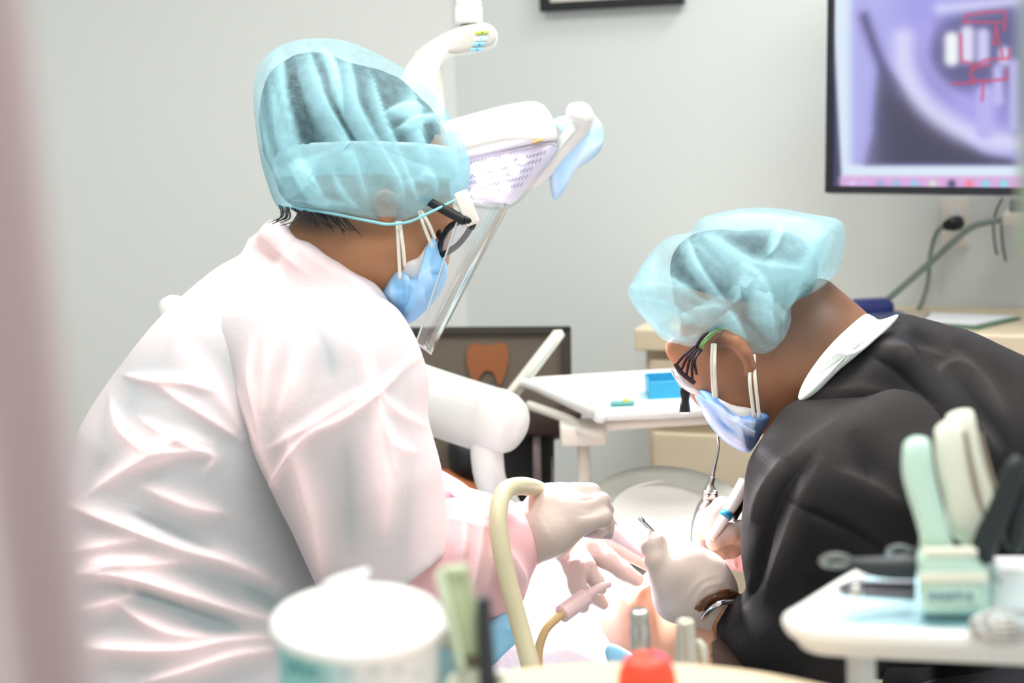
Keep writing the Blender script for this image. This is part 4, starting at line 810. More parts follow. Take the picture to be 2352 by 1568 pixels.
mobj('temple_stripe', *join([tube([P(1660, 752, 1.99), P(1630, 768, 1.98), P(1608, 795, 1.98)], .0012, 6), tube([P(1640, 768, 1.985), P(1620, 785, 1.978), P(1612, 800, 1.98)], .0010, 6)]), mat('green_plastic', (104, 160, 84), .4), g)
V, F = inflate([(1545, 842), (1560, 862), (1590, 884), (1622, 912), (1600, 908), (1570, 896), (1552, 874), (1542, 856)], (1572, 880), 2.04, .055, 6, 14, .7); mobj('lens', V, F, M_lensclear, g)
V, F = inflate([(1550, 852), (1580, 878), (1610, 905), (1585, 902), (1558, 880)], (1572, 880), 2.0, .012, 6, 8, .7); mobj('lens_rim', V, F, mat('glossy_white_rim', (232, 226, 228), .15), g)
mobj('head_lamp', *tube([P(1574, 890, 2.03), P(1574, 900, 2.03), P(1574, 918, 2.03), P(1573, 932, 2.03), P(1573, 946, 2.03)], [.0055, .0062, .0045, .0058, .0066], 18), M_black, g)
mobj('lamp_glow', *tube([P(1573, 945, 2.03), P(1573, 950, 2.03)], [.0058, .0045], 16, smooth=False), mat('lamp_led', (255, 255, 255), .3, emit=(226, 214, 255), estr=14), g)
CW = [(1985, 722), (2005, 726), (2022, 734), (2062, 722), (2050, 745), (2000, 790), (1930, 850), (1870, 910), (1835, 925), (1838, 893), (1862, 850), (1900, 800), (1945, 755)]
V, F = inflate(CW, (1945, 815), lambda x, y: 2.03-.035*max(0, 1-abs(y-800)/90)-.03*max(0, (y-780)/100), .035, 8, 20, .5)
V, mk = folds(V, F, [([(2000, 735), (1930, 800), (1860, 880)], 7, 2)], .6, 40); mobj('undershirt_collar', V, F, M_collar, man)
cb = Body(.02); cb.ell((1985, 850, 2.11), 78, 105, 108, 45, .02); V, F = cb.mesh(.006); mobj('undershirt', V, F, M_collar, man)
bk = Body(.03); bk.chain([(2066, 768, 2.11, 42), (2110, 830, 2.11, 92), (2180, 920, 2.14, 160), (2280, 1040, 2.17, 222), (2390, 1230, 2.22, 290), (2410, 1420, 2.25, 320)], .03)
bk.chain([(1990, 1040, 2.04, 100), (2110, 1170, 2.09, 150), (2200, 1330, 2.12, 170)], .04); bk.chain([(2070, 775, 2.07, 34), (2030, 830, 2.01, 48), (1960, 900, 1.985, 52), (1880, 950, 1.985, 46), (1810, 990, 1.99, 40)], .03).chain([(2060, 960, 2.03, 130), (2200, 1080, 2.07, 180)], .04)
bk.cap(P(2400, 1420, 2.25), MH+np.array((0, 0, -.03)), 330*S(2.25), .2, .05)
bk.cap(MH+np.array((0, -.1, 0)), (MK[0]+MH)/2+np.array((0, 0, .02)), .15, .12, .04); bk.cap(MH+np.array((0, .1, 0)), (MK[1]+MH)/2+np.array((0, 0, .02)), .15, .12, .04)
kf = [([(1995, 812), (2060, 845), (2110, 890), (2160, 935)], 7, -5), ([(2030, 925), (2080, 950), (2130, 985)], 9, -5), ([(2010, 790), (2070, 795), (2080, 830)], 9, 3), ([(2030, 800), (2100, 800), (2180, 820)], 8, 2.5), ([(2180, 800), (2260, 870), (2320, 960)], 10, 3), ([(2210, 870), (2280, 950), (2330, 1040)], 12, -4), ([(2150, 860), (2190, 830), (2240, 850)], 9, 3), ([(2240, 960), (2300, 1050)], 10, 4), ([(1840, 900), (1960, 890), (2060, 900)], 10, 2)]
bg = bodymesh('gown', bk, .0060, M_blackgown, man, kf, 2.0, 14, rel=2, base=.35, gain=.6, paintfn=lambda V, f: np.clip(f-.55*(1/(1+np.exp(-(proj(V)[1]-1060)/50.))), 0, 1))  # lower gown darkened in the colour itself, standing for the shadow there
ak = Body(.03); ak.chain([(1985, 990, 2.0, 110), (1925, 1060, 1.98, 145), (1885, 1160, 1.965, 158), (1878, 1260, 1.96, 160), (1885, 1400, 1.955, 160)], .03).chain([(1880, 1460, 1.955, 150), (1790, 1465, 1.975, 94), (1695, 1430, 2.0, 54)], .03).chain([(2050, 1000, 2.0, 115), (2080, 1150, 1.99, 165), (2090, 1350, 2.0, 180)], .04).chain([(1850, 990, 1.98, 60), (1790, 1080, 1.97, 60)], .03)
af = [([(1800, 1050), (1750, 1130), (1725, 1200)], 12, 7), ([(1870, 1040), (1800, 1120), (1770, 1200), (1745, 1290)], 13, -8), ([(1880, 1060), (1835, 1150), (1800, 1250), (1760, 1350)], 12, 7), ([(1800, 1145), (1870, 1180), (1960, 1220), (2060, 1280)], 6, -4), ([(1920, 1080), (2000, 1110), (2080, 1160)], 12, 4), ([(1770, 1220), (1740, 1330), (1700, 1400)], 10, -6), ([(1720, 1330), (1690, 1390), (1680, 1440)], 9, 6), ([(1960, 980), (1990, 1050), (2000, 1120)], 16, -5), ([(1850, 1330), (1900, 1360), (2000, 1380)], 12, -5), ([(1920, 960), (1860, 1010), (1800, 1060)], 12, 4)]
bodymesh('sleeve', ak, .0055, M_blackgown, bg, af, 1.5, 14, rel=1, base=.12, gain=.7, paintfn=lambda V, f: np.clip(f+.45*(1/(1+np.exp((proj(V)[1]-1060)/40.))), 0, 1))  # shoulder highlight and darker shaded lower sleeve put into the fabric colour
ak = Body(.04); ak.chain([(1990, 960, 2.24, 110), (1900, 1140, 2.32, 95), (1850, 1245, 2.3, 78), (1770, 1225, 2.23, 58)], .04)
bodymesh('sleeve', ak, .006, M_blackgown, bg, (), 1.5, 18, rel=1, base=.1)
V, F = tube([P(1690, 1428, 2.0), P(1672, 1414, 2.01), P(1662, 1405, 2.013)], [.0315, .030, .029], 30, 5); 
mobj('glove_cuff', *join([tube([P(*q) for q in [(1655+42*math.cos(a)*.62-30*math.sin(a), 1400+42*math.cos(a)*.55+48*math.sin(a)*.6, 2.02+.026*math.cos(a+1.2)) for a in np.linspace(0, 2*math.pi, 14)[:-1]]], .0022, 8, closed=True)]), M_glove, man)
for H in (LM, RM):
    gl = Body(.012); addhand(gl, H)
    fl = [([(1560, 1405), (1600, 1340), (1650, 1318)], 3, 1.2), ([(1575, 1412), (1615, 1352), (1668, 1335)], 3, 1.4), ([(1590, 1418), (1625, 1365), (1680, 1350)], 3, 1.2)] if H is LM else []
    bodymesh('glove', gl, .0030, M_glove, man, fl, .3, 40, rel=1)
# watch with tortoiseshell band
ring = [(1592, 1424, 2.0), (1612, 1394, 1.975), (1640, 1372, 1.965), (1668, 1366, 1.975), (1690, 1378, 2.0), (1680, 1400, 2.035), (1640, 1425, 2.045), (1606, 1436, 2.03)]
t = empty('wristwatch', P(1645, 1400, 2.0), 'wristwatch with brown mottled band over the near glove cuff of the person in black', 'watch')
V, F = tube([P(*q) for q in ring], .0085, 14, closed=True, flat=.32, flatdir=None); mobj('band', V, F, mat('tortoiseshell', (110, 66, 38), .2, vary=.75, bscale=60, coat=.4), t)
mobj('metal_rim', *tube([P(1614, 1420, 1.985), P(1632, 1398, 1.965), P(1655, 1384, 1.958), P(1682, 1381, 1.975)], .0034, 10), M_chrome, t)

stool(MH, 'low round stool under the person in the black gown')

# ============ the patient, lying on the chair
HD = np.array(P(1600, 1515, 2.09)); DIRP = np.array((-.80, .60, 0)); SID = np.array((.60, .80, 0)); ZB = HD[2]
def PB(along, side, z): q = np.array((HD[0], HD[1], 0))+DIRP*along+SID*side; q[2] = z; return q
pat = empty('person', PB(.3, 0, 0), 'bearded patient lying back in the dental chair under a white paper bib', 'person')
b = Body(.03)
X3 = np.array([DIRP, SID, (0, 0, 1.0)])
def elw(B, c, r, k=.02, neg=False, M=X3): B.ops.append(('e', np.array(c), M, np.array(r), 0, k, neg))
elw(b, HD+np.array((0, 0, .01)), (.105, .075, .085)); elw(b, HD+DIRP*.05+np.array((0, 0, .055)), (.055, .05, .045)); b.cap(HD+DIRP*.035+np.array((0, 0, .085)), HD+DIRP*.055+np.array((0, 0, .098)), .008, .012, .012)
b.cap(HD+DIRP*.07, PB(.2, 0, ZB-.03), .055, .06, .03)
for s_ in (-1, 1): b.cap(HD+SID*.072*s_, HD+SID*.078*s_-DIRP*.012, .018, .014, .006)
elw(b, PB(.36, 0, ZB-.06), (.22, .19, .095), .05); elw(b, PB(.66, 0, ZB-.10), (.2, .165, .085), .05)
for s_ in (-1, 1):
    b.cap(PB(.24, .18*s_, ZB-.05), PB(.5, .23*s_, ZB-.12), .05, .04, .03); b.cap(PB(.5, .23*s_, ZB-.12), PB(.68, .1*s_, ZB-.03), .038, .026, .02); b.cap(PB(.68, .1*s_, ZB-.03), PB(.74, .03*s_, ZB-.02), .028, .018, .02)
    b.cap(PB(.78, .09*s_, ZB-.12), PB(1.15, .1*s_, ZB-.10), .085, .06, .03); b.cap(PB(1.15, .1*s_, ZB-.1), PB(1.52, .1*s_, ZB-.22), .052, .035, .03); b.cap(PB(1.52, .1*s_, ZB-.22), PB(1.58, .12*s_, ZB-.10), .035, .03, .02)
def beard(V, f):
    q = V-HD; al = q@DIRP; z = q[:, 2]; sd = np.abs(q@SID); return np.clip(np.maximum(.75/(1+np.exp(-(al-.06)/.01))*(z > -.05)*(z < .075)*(sd < .08)*(al < .12), .9*(al < -.055)), 0, 1)
bodymesh('body', b, .006, M_skinp, pat, rel=1, base=0, gain=0, paintfn=beard)
cl = Body(.05); elw(cl, PB(.38, 0, ZB-.065), (.215, .2, .105), .05); elw(cl, PB(.67, 0, ZB-.10), (.22, .18, .098), .05)
for s_ in (-1, 1):
    cl.cap(PB(.25, .185*s_, ZB-.055), PB(.48, .235*s_, ZB-.12), .062, .052, .03)
    cl.cap(PB(.8, .09*s_, ZB-.12), PB(1.15, .1*s_, ZB-.10), .10, .075, .03); cl.cap(PB(1.15, .1*s_, ZB-.1), PB(1.46, .1*s_, ZB-.2), .068, .055, .03)
bodymesh('clothes', cl, .008, mat('dark_navy_clothes', (36, 44, 60), .85, bump=.2, bscale=120), pat, noise=3)
# bib: draped cloth over the chest
nb = 46; V = []; 
for i in range(nb):
    for j in range(nb):
        a = .055+.52*i/(nb-1); s_ = -.235+.47*j/(nb-1)
        q = ((s_)/.215)**2; z = ZB-.040+.118*math.sqrt(max(1-min(q, 1)*.97, 0))*math.sqrt(max(1-((a-.38)/.34)**2, .05)) - max(abs(s_)-.2, 0)*2.2
        V.append(PB(a, s_, z+.004*wave(np.array([[a*30, s_*30, 0]]))[0]))
F = [(i*nb+j, (i+1)*nb+j, (i+1)*nb+j+1, i*nb+j+1) for i in range(nb-1) for j in range(nb-1)]
bibo = mobj('paper_bib', V, F, M_bib, pat); sm = bibo.modifiers.new('thickness', 'SOLIDIFY'); sm.thickness = .002
mobj('bib_strap', *tube([PB(.12, -.16, ZB+.02), PB(.06, -.1, ZB+.0), PB(.02, -.085, ZB-.03)], .006, 8, flat=.3), M_blue, pat)

# chair
t = empty('dental_chair', PB(.75, 0, 0), 'black upholstered dental chair under the reclining patient', 'chair')
M_uph = mat('black_vinyl', (20, 19, 24), .45, coat=.15)
mobj('backrest', *box(PB(.44, 0, ZB-.215), DIRP*.30, SID*.25, (0, 0, .038), .035), M_uph, t)
mobj('headrest', *box(PB(-.01, 0, ZB-.13), DIRP*.11, SID*.12, (0, 0, .035), .03), M_uph, t)
mobj('headrest_bar', *tube([PB(-.0, 0, ZB-.15), PB(.08, 0, ZB-.22), PB(.2, 0, ZB-.25)], .014, 12), M_steel, t)
mobj('seat', *box(PB(.98, 0, ZB-.24), DIRP*.26, SID*.25, (0, 0, .04), .035), M_uph, t)
mobj('leg_rest', *box(PB(1.42, 0, ZB-.33), DIRP*.2+np.array((0, 0, -.03)), SID*.22, (0, 0, .035), .03), M_uph, t)
mobj('lift_arm', *box(PB(.85, 0, (ZB-.27)/2+.03), DIRP*.1, SID*.09, (0, 0, (ZB-.27)/2-.03), .02), M_offw, t)
mobj('base_plate', *box(PB(.85, 0, .03), DIRP*.38, SID*.24, (0, 0, .03), .02), M_offw, t)

# ------------------------------------------------------------------ dental lamp over the patient
LD = 2.32
t = empty('dental_lamp', P(1078, -300, LD), 'white overhead dental operating lamp with lit LED face and control panel', 'lamp')
def LP(x, y, d=0): return P(x, y, LD+d)
zc = 2.58; q = LP(1078, 20, .03)
mobj('ceiling_post', *cyl((q[0], q[1], zc), LP(1078, 8, .03), .0165), M_white, t)
mobj('post_collar', *lathe(LP(1077, 50, .03), [(.0185, -.004), (.0190, .0), (.0192, .008), (.0190, .019), (.0178, .0215), (.0178, .0225), (.0182, .023), (.0178, .0275), (.0165, .0285)], UP, 40), M_white, t)
# elbow: joint arm with control panel
V, F = inflate([(905, 262), (912, 200), (935, 150), (968, 110), (1010, 82), (1045, 66), (1085, 52), (1120, 54), (1141, 72), (1142, 96), (1130, 112), (1080, 124), (1040, 132), (1015, 150), (1000, 180), (990, 240), (950, 262)], (1020, 110), LD+.03, .030, 7, 18, .55)
mobj('elbow_joint', V, F, M_white, t)
V, F = inflate([(1046, 84), (1066, 66), (1100, 57), (1128, 61), (1139, 76), (1138, 94), (1126, 106), (1090, 117), (1046, 124), (1030, 118), (1036, 100)], (1088, 90), LD-.001, .006, 7, 10, .5)
pn = mobj('control_panel', V, F, mat('warm_grey_plastic', (192, 188, 180), .4), t)
for (x, y, c, e_, st) in ((1107, 75, (186, 204, 60), None, 0), (1104, 89, (150, 220, 255), (140, 215, 255), 2.2), (1100, 102, (120, 196, 232), None, 0), (1095, 114, (130, 200, 235), None, 0)):
    mobj('button', *box(P(x, y, LD-.0075), (RT*.996-UP*-.09)*.0085, (UP)*.0020, FW*.0012, .0012), mat('button_%d' % y, c, .4, emit=e_, estr=st), pn)
    mobj('button_mark', *box(P(x+1, y, LD-.0090), RT*.0012, UP*.0009, FW*.0004), mat('dark_mark', (50, 80, 90), .5), pn, smooth=False)
mobj('lower_arm', *tube([LP(985, 120, .03), LP(990, 180, .03), LP(1000, 250, .035), LP(1005, 330, .04)], [.027, .024, .019, .014], 28, flat=.7), M_offw, t)
# head shell
V, F = inflate([(880, 318), (960, 296), (1060, 268), (1140, 246), (1212, 233), (1243, 238), (1262, 258), (1276, 290), (1279, 318), (1262, 324), (1180, 338), (1080, 362), (960, 392), (880, 400)], (1080, 310), LD, .062, 7, 24, .38)
mobj('housing', V, F, M_white, t)
mobj('seam', *join([tube([P(1045, 370, LD-.060), P(1130, 349, LD-.062), P(1210, 331, LD-.060), P(1262, 322, LD-.045), P(1278, 326, LD-.02)], .0011, 6), tube([P(1050, 380, LD-.060), P(1130, 358, LD-.062), P(1210, 340, LD-.060), P(1262, 331, LD-.045), P(1276, 336, LD-.02)], .0009, 6), tube([P(1060, 290, LD-.050), P(1150, 262, LD-.050), P(1215, 250, LD-.048), P(1240, 252, LD-.03)], .0006, 6)]), mat('grey_seam', (168, 160, 166), .5), t)
# inner face (reflector plate) tilted under the housing, glass in front
o2 = [(1020, 376), (1180, 342), (1262, 326), (1277, 334), (1274, 352), (1240, 392), (1205, 436), (1180, 462), (1150, 474), (1110, 470), (1040, 452)]
V, F = inflate(o2, (1150, 400), LD+.0, .040, 6, 16, .35)
rf = mobj('reflector', V, F, mat('reflector_silver', (206, 202, 214), .3, metal=.2, emit=(220, 214, 255), estr=.25), t)
slots = []; 
for r_ in range(7):
    for c_i in range(22):
        x = 1085+c_i*8.2+r_*-3; y = 352+r_*16-c_i*1.9+6
        if y < 392+(1274-x)*.5 and y > 372-(x-1060)*.17 and x < 1262-(y-340)*.75: slots.append(box(P(x, y, LD-.0405), (RT*.55+UP*.83)*.0032, (RT*.83-UP*.55)*.0006, FW*.0006))
mobj('vent_slot', *join(slots), mat('slot_grey', (120, 122, 132), .5), rf, smooth=False)['kind'] = 'stuff'
mled = mat('white_led', (255, 255, 255), .3, emit=(236, 228, 255), estr=9)
for i, (x, y, r_) in enumerate(((1098, 388, 16), (1130, 376, 15), (1164, 368, 14), (1112, 412, 15), (1146, 402, 14), (1180, 390, 12), (1128, 440, 14), (1160, 428, 12), (1095, 440, 12), (1200, 366, 9))):
    mobj('led', *lathe(P(x, y, LD-.036), [(r_*S(LD), 0), (r_*S(LD)*.95, .006), (r_*S(LD)*.5, .009), (.0005, .0095)], -FW*.9-UP*.3, 18), mled, rf)
o3 = [(1030, 372), (1180, 338), (1262, 322), (1282, 326), (1280, 352), (1246, 398), (1212, 444), (1184, 470), (1150, 482), (1105, 480), (1030, 462)]
V, F = inflate(o3, (1155, 400), LD+.0, .050, 6, 16, .3); mobj('glass_cover', V, F, M_clear, t)
mobj('orange_mark', *tube([P(1216, 331, LD-.055), P(1232, 325, LD-.058), P(1250, 320, LD-.056)], [.002, .0035, .002], 8, flat=.4), mat('amber_mark', (236, 176, 70), .4), t)
# handle
mobj('handle', *tube([LP(1195, 425, .02), LP(1240, 400, .02), LP(1275, 360, .02), LP(1310, 318, .015), LP(1335, 285, .01), LP(1337, 262, .0), LP(1326, 252, -.01)], [.010, .012, .0125, .0135, .0145, .0150, .012], 24, 8), M_white, t)
mobj('handle_knob', *inflate([(1300, 252), (1312, 237), (1338, 235), (1356, 248), (1361, 272), (1350, 288), (1325, 282), (1303, 268)], (1330, 260), LD-.004, .020, 6, 14, .7), M_white, t)
mobj('handle_inlay', *tube([P(1268, 366, LD+.006), P(1296, 326, LD+.001), P(1322, 296, LD-.004)], [.004, .0052, .0045], 10, flat=.4), mat('pale_green_grip', (226, 234, 226), .4), t)
V, F = inflate([(1268, 282), (1285, 268), (1315, 262), (1345, 244), (1365, 262), (1384, 290), (1386, 325), (1376, 350), (1352, 372), (1322, 392), (1300, 430), (1277, 460), (1268, 448), (1262, 400), (1280, 380), (1310, 350), (1300, 310)], (1325, 330), LD+.03, .018, 8, 14, .6)
V, mk = folds(V, F, [([(1370, 290), (1340, 350), (1290, 440)], 6, 3), ([(1385, 320), (1330, 370)], 5, 3), ([(1272, 390), (1275, 450)], 4, 2), ([(1300, 270), (1360, 300)], 5, 2)], .8, 50)
tag(mobj('handle_wrap', V, F, mat('light_blue_film', (164, 212, 244), .45, attr='fold', rgb2=(206, 232, 250)), fold=np.clip(.2+mk, 0, 1)), 'light blue plastic film wrapped round the lamp handle', 'plastic film')
# its light
sp = D.lights.new('lamp_beam', 'SPOT'); sp.energy = 150; sp.spot_size = math.radians(58); sp.spot_blend = .9; sp.shadow_soft_size = .05; sp.color = (.97, .93, 1)
so_ = D.objects.new('lamp_beam', sp); COL.objects.link(so_); lp_ = P(1160, 470, LD-.05); so_.location = lp_
so_.rotation_euler = (Vector(P(1450, 1370, 2.03))-Vector(lp_)).to_track_quat('-Z', 'Y').to_euler()

# ------------------------------------------------------------------ things held or lying at the patient
t = tag(mobj('suction_hose', *tube([P(1375, 1208, 1.985), P(1330, 1190, 2.0), P(1270, 1150, 2.0), P(1235, 1124, 1.96), P(1195, 1116, 1.91), P(1160, 1128, 1.88), P(1145, 1175, 1.86), P(1149, 1245, 1.85), P(1168, 1340, 1.845), P(1195, 1440, 1.84), P(1222, 1545, 1.83), P(1250, 1680, 1.82), P(1270, 1850, 1.84), P(1290, 2300, 1.9), (.12, 1.6, .02), (.2, 1.62, .015)], [.007, .0085, .0098, .0102, .0102, .0102, .0102, .0102, .0102, .0102, .0102, .0102, .0102, .0102, .0102, .0102], 20, 10), M_hose), 'thick beige suction hose arching over the near gloved hand', 'hose')
t = empty('suction_tip', P(1420, 1240, 2.0), 'pale pink suction tube held between both pairs of gloved hands', 'suction tube')
mobj('connector', *tube([P(1345, 1212, 1.99), P(1375, 1216, 1.995), P(1402, 1218, 2.0)], [.011, .011, .0105], 20), mat('smoky_connector', (170, 158, 164), .25, alpha=.85), t)
mobj('barrel', *tube([P(1398, 1217, 2.0), P(1430, 1236, 2.01), P(1495, 1274, 2.03), P(1520, 1300, 2.04)], [.0098, .0095, .009, .007], 20), mat('translucent_pink_tube', (246, 222, 226), .25, sss=.2), t)
t = empty('saliva_ejector', P(1300, 1420, 2.03), 'thin tan suction tube with a pink sleeve lying across the white bib', 'suction tube')
mobj('tubing', *tube([P(1392, 1395, 1.975), P(1240, 1560, 1.93), P(1236, 1500, 1.93), P(1252, 1448, 1.93), P(1278, 1420, 1.935), P(1298, 1405, 1.94)][1:], .0052, 12), M_tan, t)
mobj('sleeve', *tube([P(1290, 1410, 1.938), P(1318, 1390, 1.95), P(1345, 1370, 1.96)], .0105, 18), mat('pink_rubber', (226, 192, 190), .4), t)
mobj('tip', *tube([P(1342, 1372, 1.96), P(1372, 1352, 1.97), P(1400, 1340, 1.98)], [.007, .005, .004], 14), mat('pink_rubber', (226, 192, 190), .4), t)
t = empty('mouth_mirror', P(1505, 1235, 2.0), 'slim steel mirror handle gripped in the near glove of the person in black', 'dental mirror')
mobj('handle', *tube([P(1474, 1196, 1.995), P(1490, 1212, 1.997), P(1530, 1255, 2.0), P(1500, 1330, 2.03)][:3], .0026, 12), M_chrome, t)
mobj('handle_tip', *tube([P(1468, 1190, 1.994), P(1473, 1194, 1.995), P(1478, 1200, 1.996)], [.0026, .0034, .0026], 12), M_chrome, t)
t = empty('handpiece', P(1660, 1190, 2.15), 'white and black dental handpiece with a blue ring in the far glove', 'handpiece')
mobj('body', *tube([P(1712, 1105, 2.15), P(1690, 1145, 2.145), P(1668, 1180, 2.14)], [.0085, .0085, .0075], 18), M_white, t)
mobj('ring', *tube([P(1671, 1176, 2.14), P(1664, 1188, 2.138)], .0084, 18, smooth=False), mat('blue_ring', (30, 120, 160), .35), t)
mobj('grip', *tube([P(1664, 1188, 2.138), P(1650, 1210, 2.135), P(1632, 1238, 2.13)], [.0074, .0066, .0045], 18), M_white, t)
mobj('hose', *tube([P(1722, 1130, 2.16), P(1700, 1160, 2.155), P(1684, 1188, 2.148)], .006, 12), M_black, t)
V, F = inflate([(1655, 1262), (1690, 1255), (1722, 1240), (1745, 1270), (1745, 1312), (1712, 1314), (1680, 1308), (1665, 1305), (1650, 1285)], (1700, 1282), 2.24, .02, 7, 12, .6)
V, mk = folds(V, F, [([(1680, 1262), (1690, 1306)], 4, 3), ([(1700, 1255), (1712, 1310)], 5, 3), ([(1665, 1270), (1670, 1300)], 4, 2)], .6, 60)
tag(mobj('pink_cloth', V, F, M_gownpink, fold=np.clip(.3+mk, 0, 1)), 'crumpled salmon pink cloth below the far glove', 'cloth')
V, F = inflate([(1395, 1478), (1420, 1482), (1460, 1505), (1480, 1520), (1450, 1540), (1405, 1530), (1390, 1500)], (1430, 1510), 1.95, .01, 6, 10, .6)
tag(mobj('blue_strap_end', V, F, M_blue), 'light blue folded strap end lying beside the patient\'s chin', 'strap')
V, F = inflate([(1130, 1420), (1165, 1400), (1215, 1432), (1200, 1462), (1160, 1500), (1128, 1530), (1095, 1520), (1100, 1440)], (1150, 1460), 1.93, .02, 7, 12, .6)
V, mk = folds(V, F, [([(1125, 1440), (1170, 1445), (1210, 1438)], 6, 3), ([(1130, 1520), (1180, 1470)], 6, 3)], .8, 50)
tag(mobj('blue_tissue', V, F, M_blue), 'crumpled light blue tissue beside the thick beige hose', 'tissue')

# ------------------------------------------------------------------ near counter and what stands on it
CZ = P(1500, 1517, 1.22)[2]
q1, q2, q3 = PZ(1150, 1538, CZ), PZ(1500, 1517, CZ), PZ(1890, 1568, CZ)
A2 = np.array([q2[:2]-q1[:2], q3[:2]-q1[:2]])*2; b2 = np.array([q2[:2]@q2[:2]-q1[:2]@q1[:2], q3[:2]@q3[:2]-q1[:2]@q1[:2]]); cen = np.linalg.solve(A2, b2); CR = float(np.linalg.norm(q1[:2]-cen))
t = empty('round_counter', (cen[0], cen[1], 0), 'light wood counter with a round edge in the near foreground', 'counter')
mobj('top', *lathe((cen[0], cen[1], 0), [(CR-.02, CZ-.035), (CR-.002, CZ-.032), (CR, CZ-.004), (CR-.003, CZ), (.0005, CZ)], sides=96), M_wood, t)
mobj('base', *lathe((cen[0], cen[1], 0), [(CR-.08, 0), (CR-.08, CZ-.035)], sides=48), M_beige, t)
def PC(px, py, dz=0): return PZ(px, py, CZ+dz)
def upright(px, py, d, z0): q = P(px, py, d); return np.array((q[0], q[1], z0))
t = empty('wipes_canister', P(830, 1600, 1.0), 'white round canister with a mint printed side and a wipe poking through its lid', 'canister')
cq = P(822, 1414, 1.0); cax = np.array((.045, -.085, 1.0)); rr_ = 198*S(1.0)
mobj('lid', *lathe(cq, [(rr_*.95, -.007), (rr_*1.0, -.0065), (rr_*1.01, -.003), (rr_*.985, 0), (rr_*.9, .0015), (.0005, .002)], cax, 72), mat('glossy_white_lid', (252, 252, 250), .2), t)
bt_ = cq[2]-CZ
mcan = D.materials.new('canister_print'); mcan.use_nodes = True; N_ = mcan.node_tree.nodes; L_n = mcan.node_tree.links; bb = N_['Principled BSDF']; bb.inputs['Roughness'].default_value = .35
a_ = N_.new('ShaderNodeAttribute'); a_.attribute_name = 'picture'; L_n.new(a_.outputs['Color'], bb.inputs['Base Color'])
ns, nr = 240, 60; V = []; ccol = []; 
uu = np.cross(cax/np.linalg.norm(cax), (1.0, 0, 0)); uu /= np.linalg.norm(uu); vv = np.cross(cax/np.linalg.norm(cax), uu)
for j in range(nr):
    h = -.006-(bt_+.0-.016)*j/(nr-1)
    for k in range(ns):
        a = 2*math.pi*k/ns; V.append(cq+cax*h+rr_*.93*(math.cos(a)*uu+math.sin(a)*vv))
V = np.array(V); px, py, dz_ = proj(V); F = [(j*ns+k, j*ns+(k+1) % ns, (j+1)*ns+(k+1) % ns, (j+1)*ns+k) for j in range(nr-1) for k in range(ns)]
w_ = np.clip(1/(1+np.exp((px-770)/26.0)), 0, 1)[:, None]; colr = np.array((142, 210, 204))*w_+np.array((226, 226, 228))*(1-w_)
for (x, y, r_) in ((742, 1556, 9), (797, 1546, 9), (860, 1540, 9), (915, 1540, 8), (962, 1548, 7)):
    m_ = soft(np.hypot(px-x, py-y)-r_, 2)[:, None]*(.45); colr = colr*(1-m_)+np.array((110, 140, 145))*m_
ob = mobj('printed_side', V, F, mcan, t); ac = ob.data.color_attributes.new('picture', 'FLOAT_COLOR', 'POINT'); c4 = np.ones((len(V), 4), np.float32); cc = np.clip(colr/255, 0, 1); c4[:, :3] = ((cc+.055)/1.055)**2.4; ac.data.foreach_set('color', c4.ravel())
def text(name, s_, c, X_, U_, size, m, parent, th=.0006):
    cu = D.curves.new(name, 'FONT'); cu.body = s_; cu.size = 1; cu.align_x = 'CENTER'; cu.align_y = 'CENTER'; cu.extrude = .02
    tmp = D.objects.new(name, cu); COL.objects.link(tmp); bpy.context.view_layer.update(); me = D.meshes.new_from_object(tmp.evaluated_get(bpy.context.evaluated_depsgraph_get()))
    D.objects.remove(tmp); V = np.array([v.co[:] for v in me.vertices]); F = [tuple(p.vertices) for p in me.polygons]
    X_ = np.array(X_)/np.linalg.norm(X_); U_ = np.array(U_)-X_*(np.array(U_)@X_); U_ /= np.linalg.norm(U_); Nn = np.cross(X_, U_)
    W_ = np.array(c)+size*(V[:, :1]*X_+V[:, 1:2]*U_)+Nn*(V[:, 2:3]/.02*th)
    return mobj(name, W_, F, m, parent, smooth=False)
tq = P(692, 1538, .953); text('lettering', 'Wet', tq, RT*.86-FW*.5, UP, .0125, mat('dark_teal_ink', (60, 120, 124), .6), t)
V, F = inflate([(742, 1345), (768, 1326), (800, 1316), (846, 1306), (842, 1325), (822, 1350), (818, 1380), (826, 1412), (808, 1440), (785, 1442), (765, 1425), (752, 1380)], (790, 1375), 1.0, .008, 7, 12, .6)
V, mk = folds(V, F, [([(760, 1350), (790, 1390), (790, 1430)], 9, 2), ([(800, 1330), (815, 1380)], 7, -2)], .5, 90)
mobj('wipe', V, F, mat('white_wipe', (246, 248, 250), .85), t)
# green handle and black stick
t = empty('green_handled_tool', P(1068, 1560, 1.02), 'sage green flat-handled tool standing upright beside the canister', 'tool')
mobj('handle', *box((P(1040, 1306, 1.02)+P(1092, 1500, 1.02))/2+UP*.0, (RT*.9+FW*.35)*.0080, FW*.006-RT*.002, (P(1042, 1306, 1.02)-P(1088, 1500, 1.02))/2, .002), mat('sage_green_plastic', (178, 190, 150), .5), t)
mobj('rim', *join([tube([P(1010, 1310, 1.012), P(1076, 1302, 1.012)], .0026, 8, smooth=False), tube([P(1010, 1310, 1.012), P(1035, 1420, 1.012), P(1062, 1540, 1.012)], .0028, 8)]), mat('pale_green_rim', (208, 222, 190), .45), t)
mobj('shank', *tube([P(1084, 1490, 1.03), P(1095, 1580, 1.03), P(1100, 1640, 1.03)], [.006, .006, .006], 12), mat('olive_metal', (120, 112, 86), .5), t)
t = empty('black_tool', P(1112, 1560, 1.03), 'black slim tool standing upright next to the green one', 'tool')
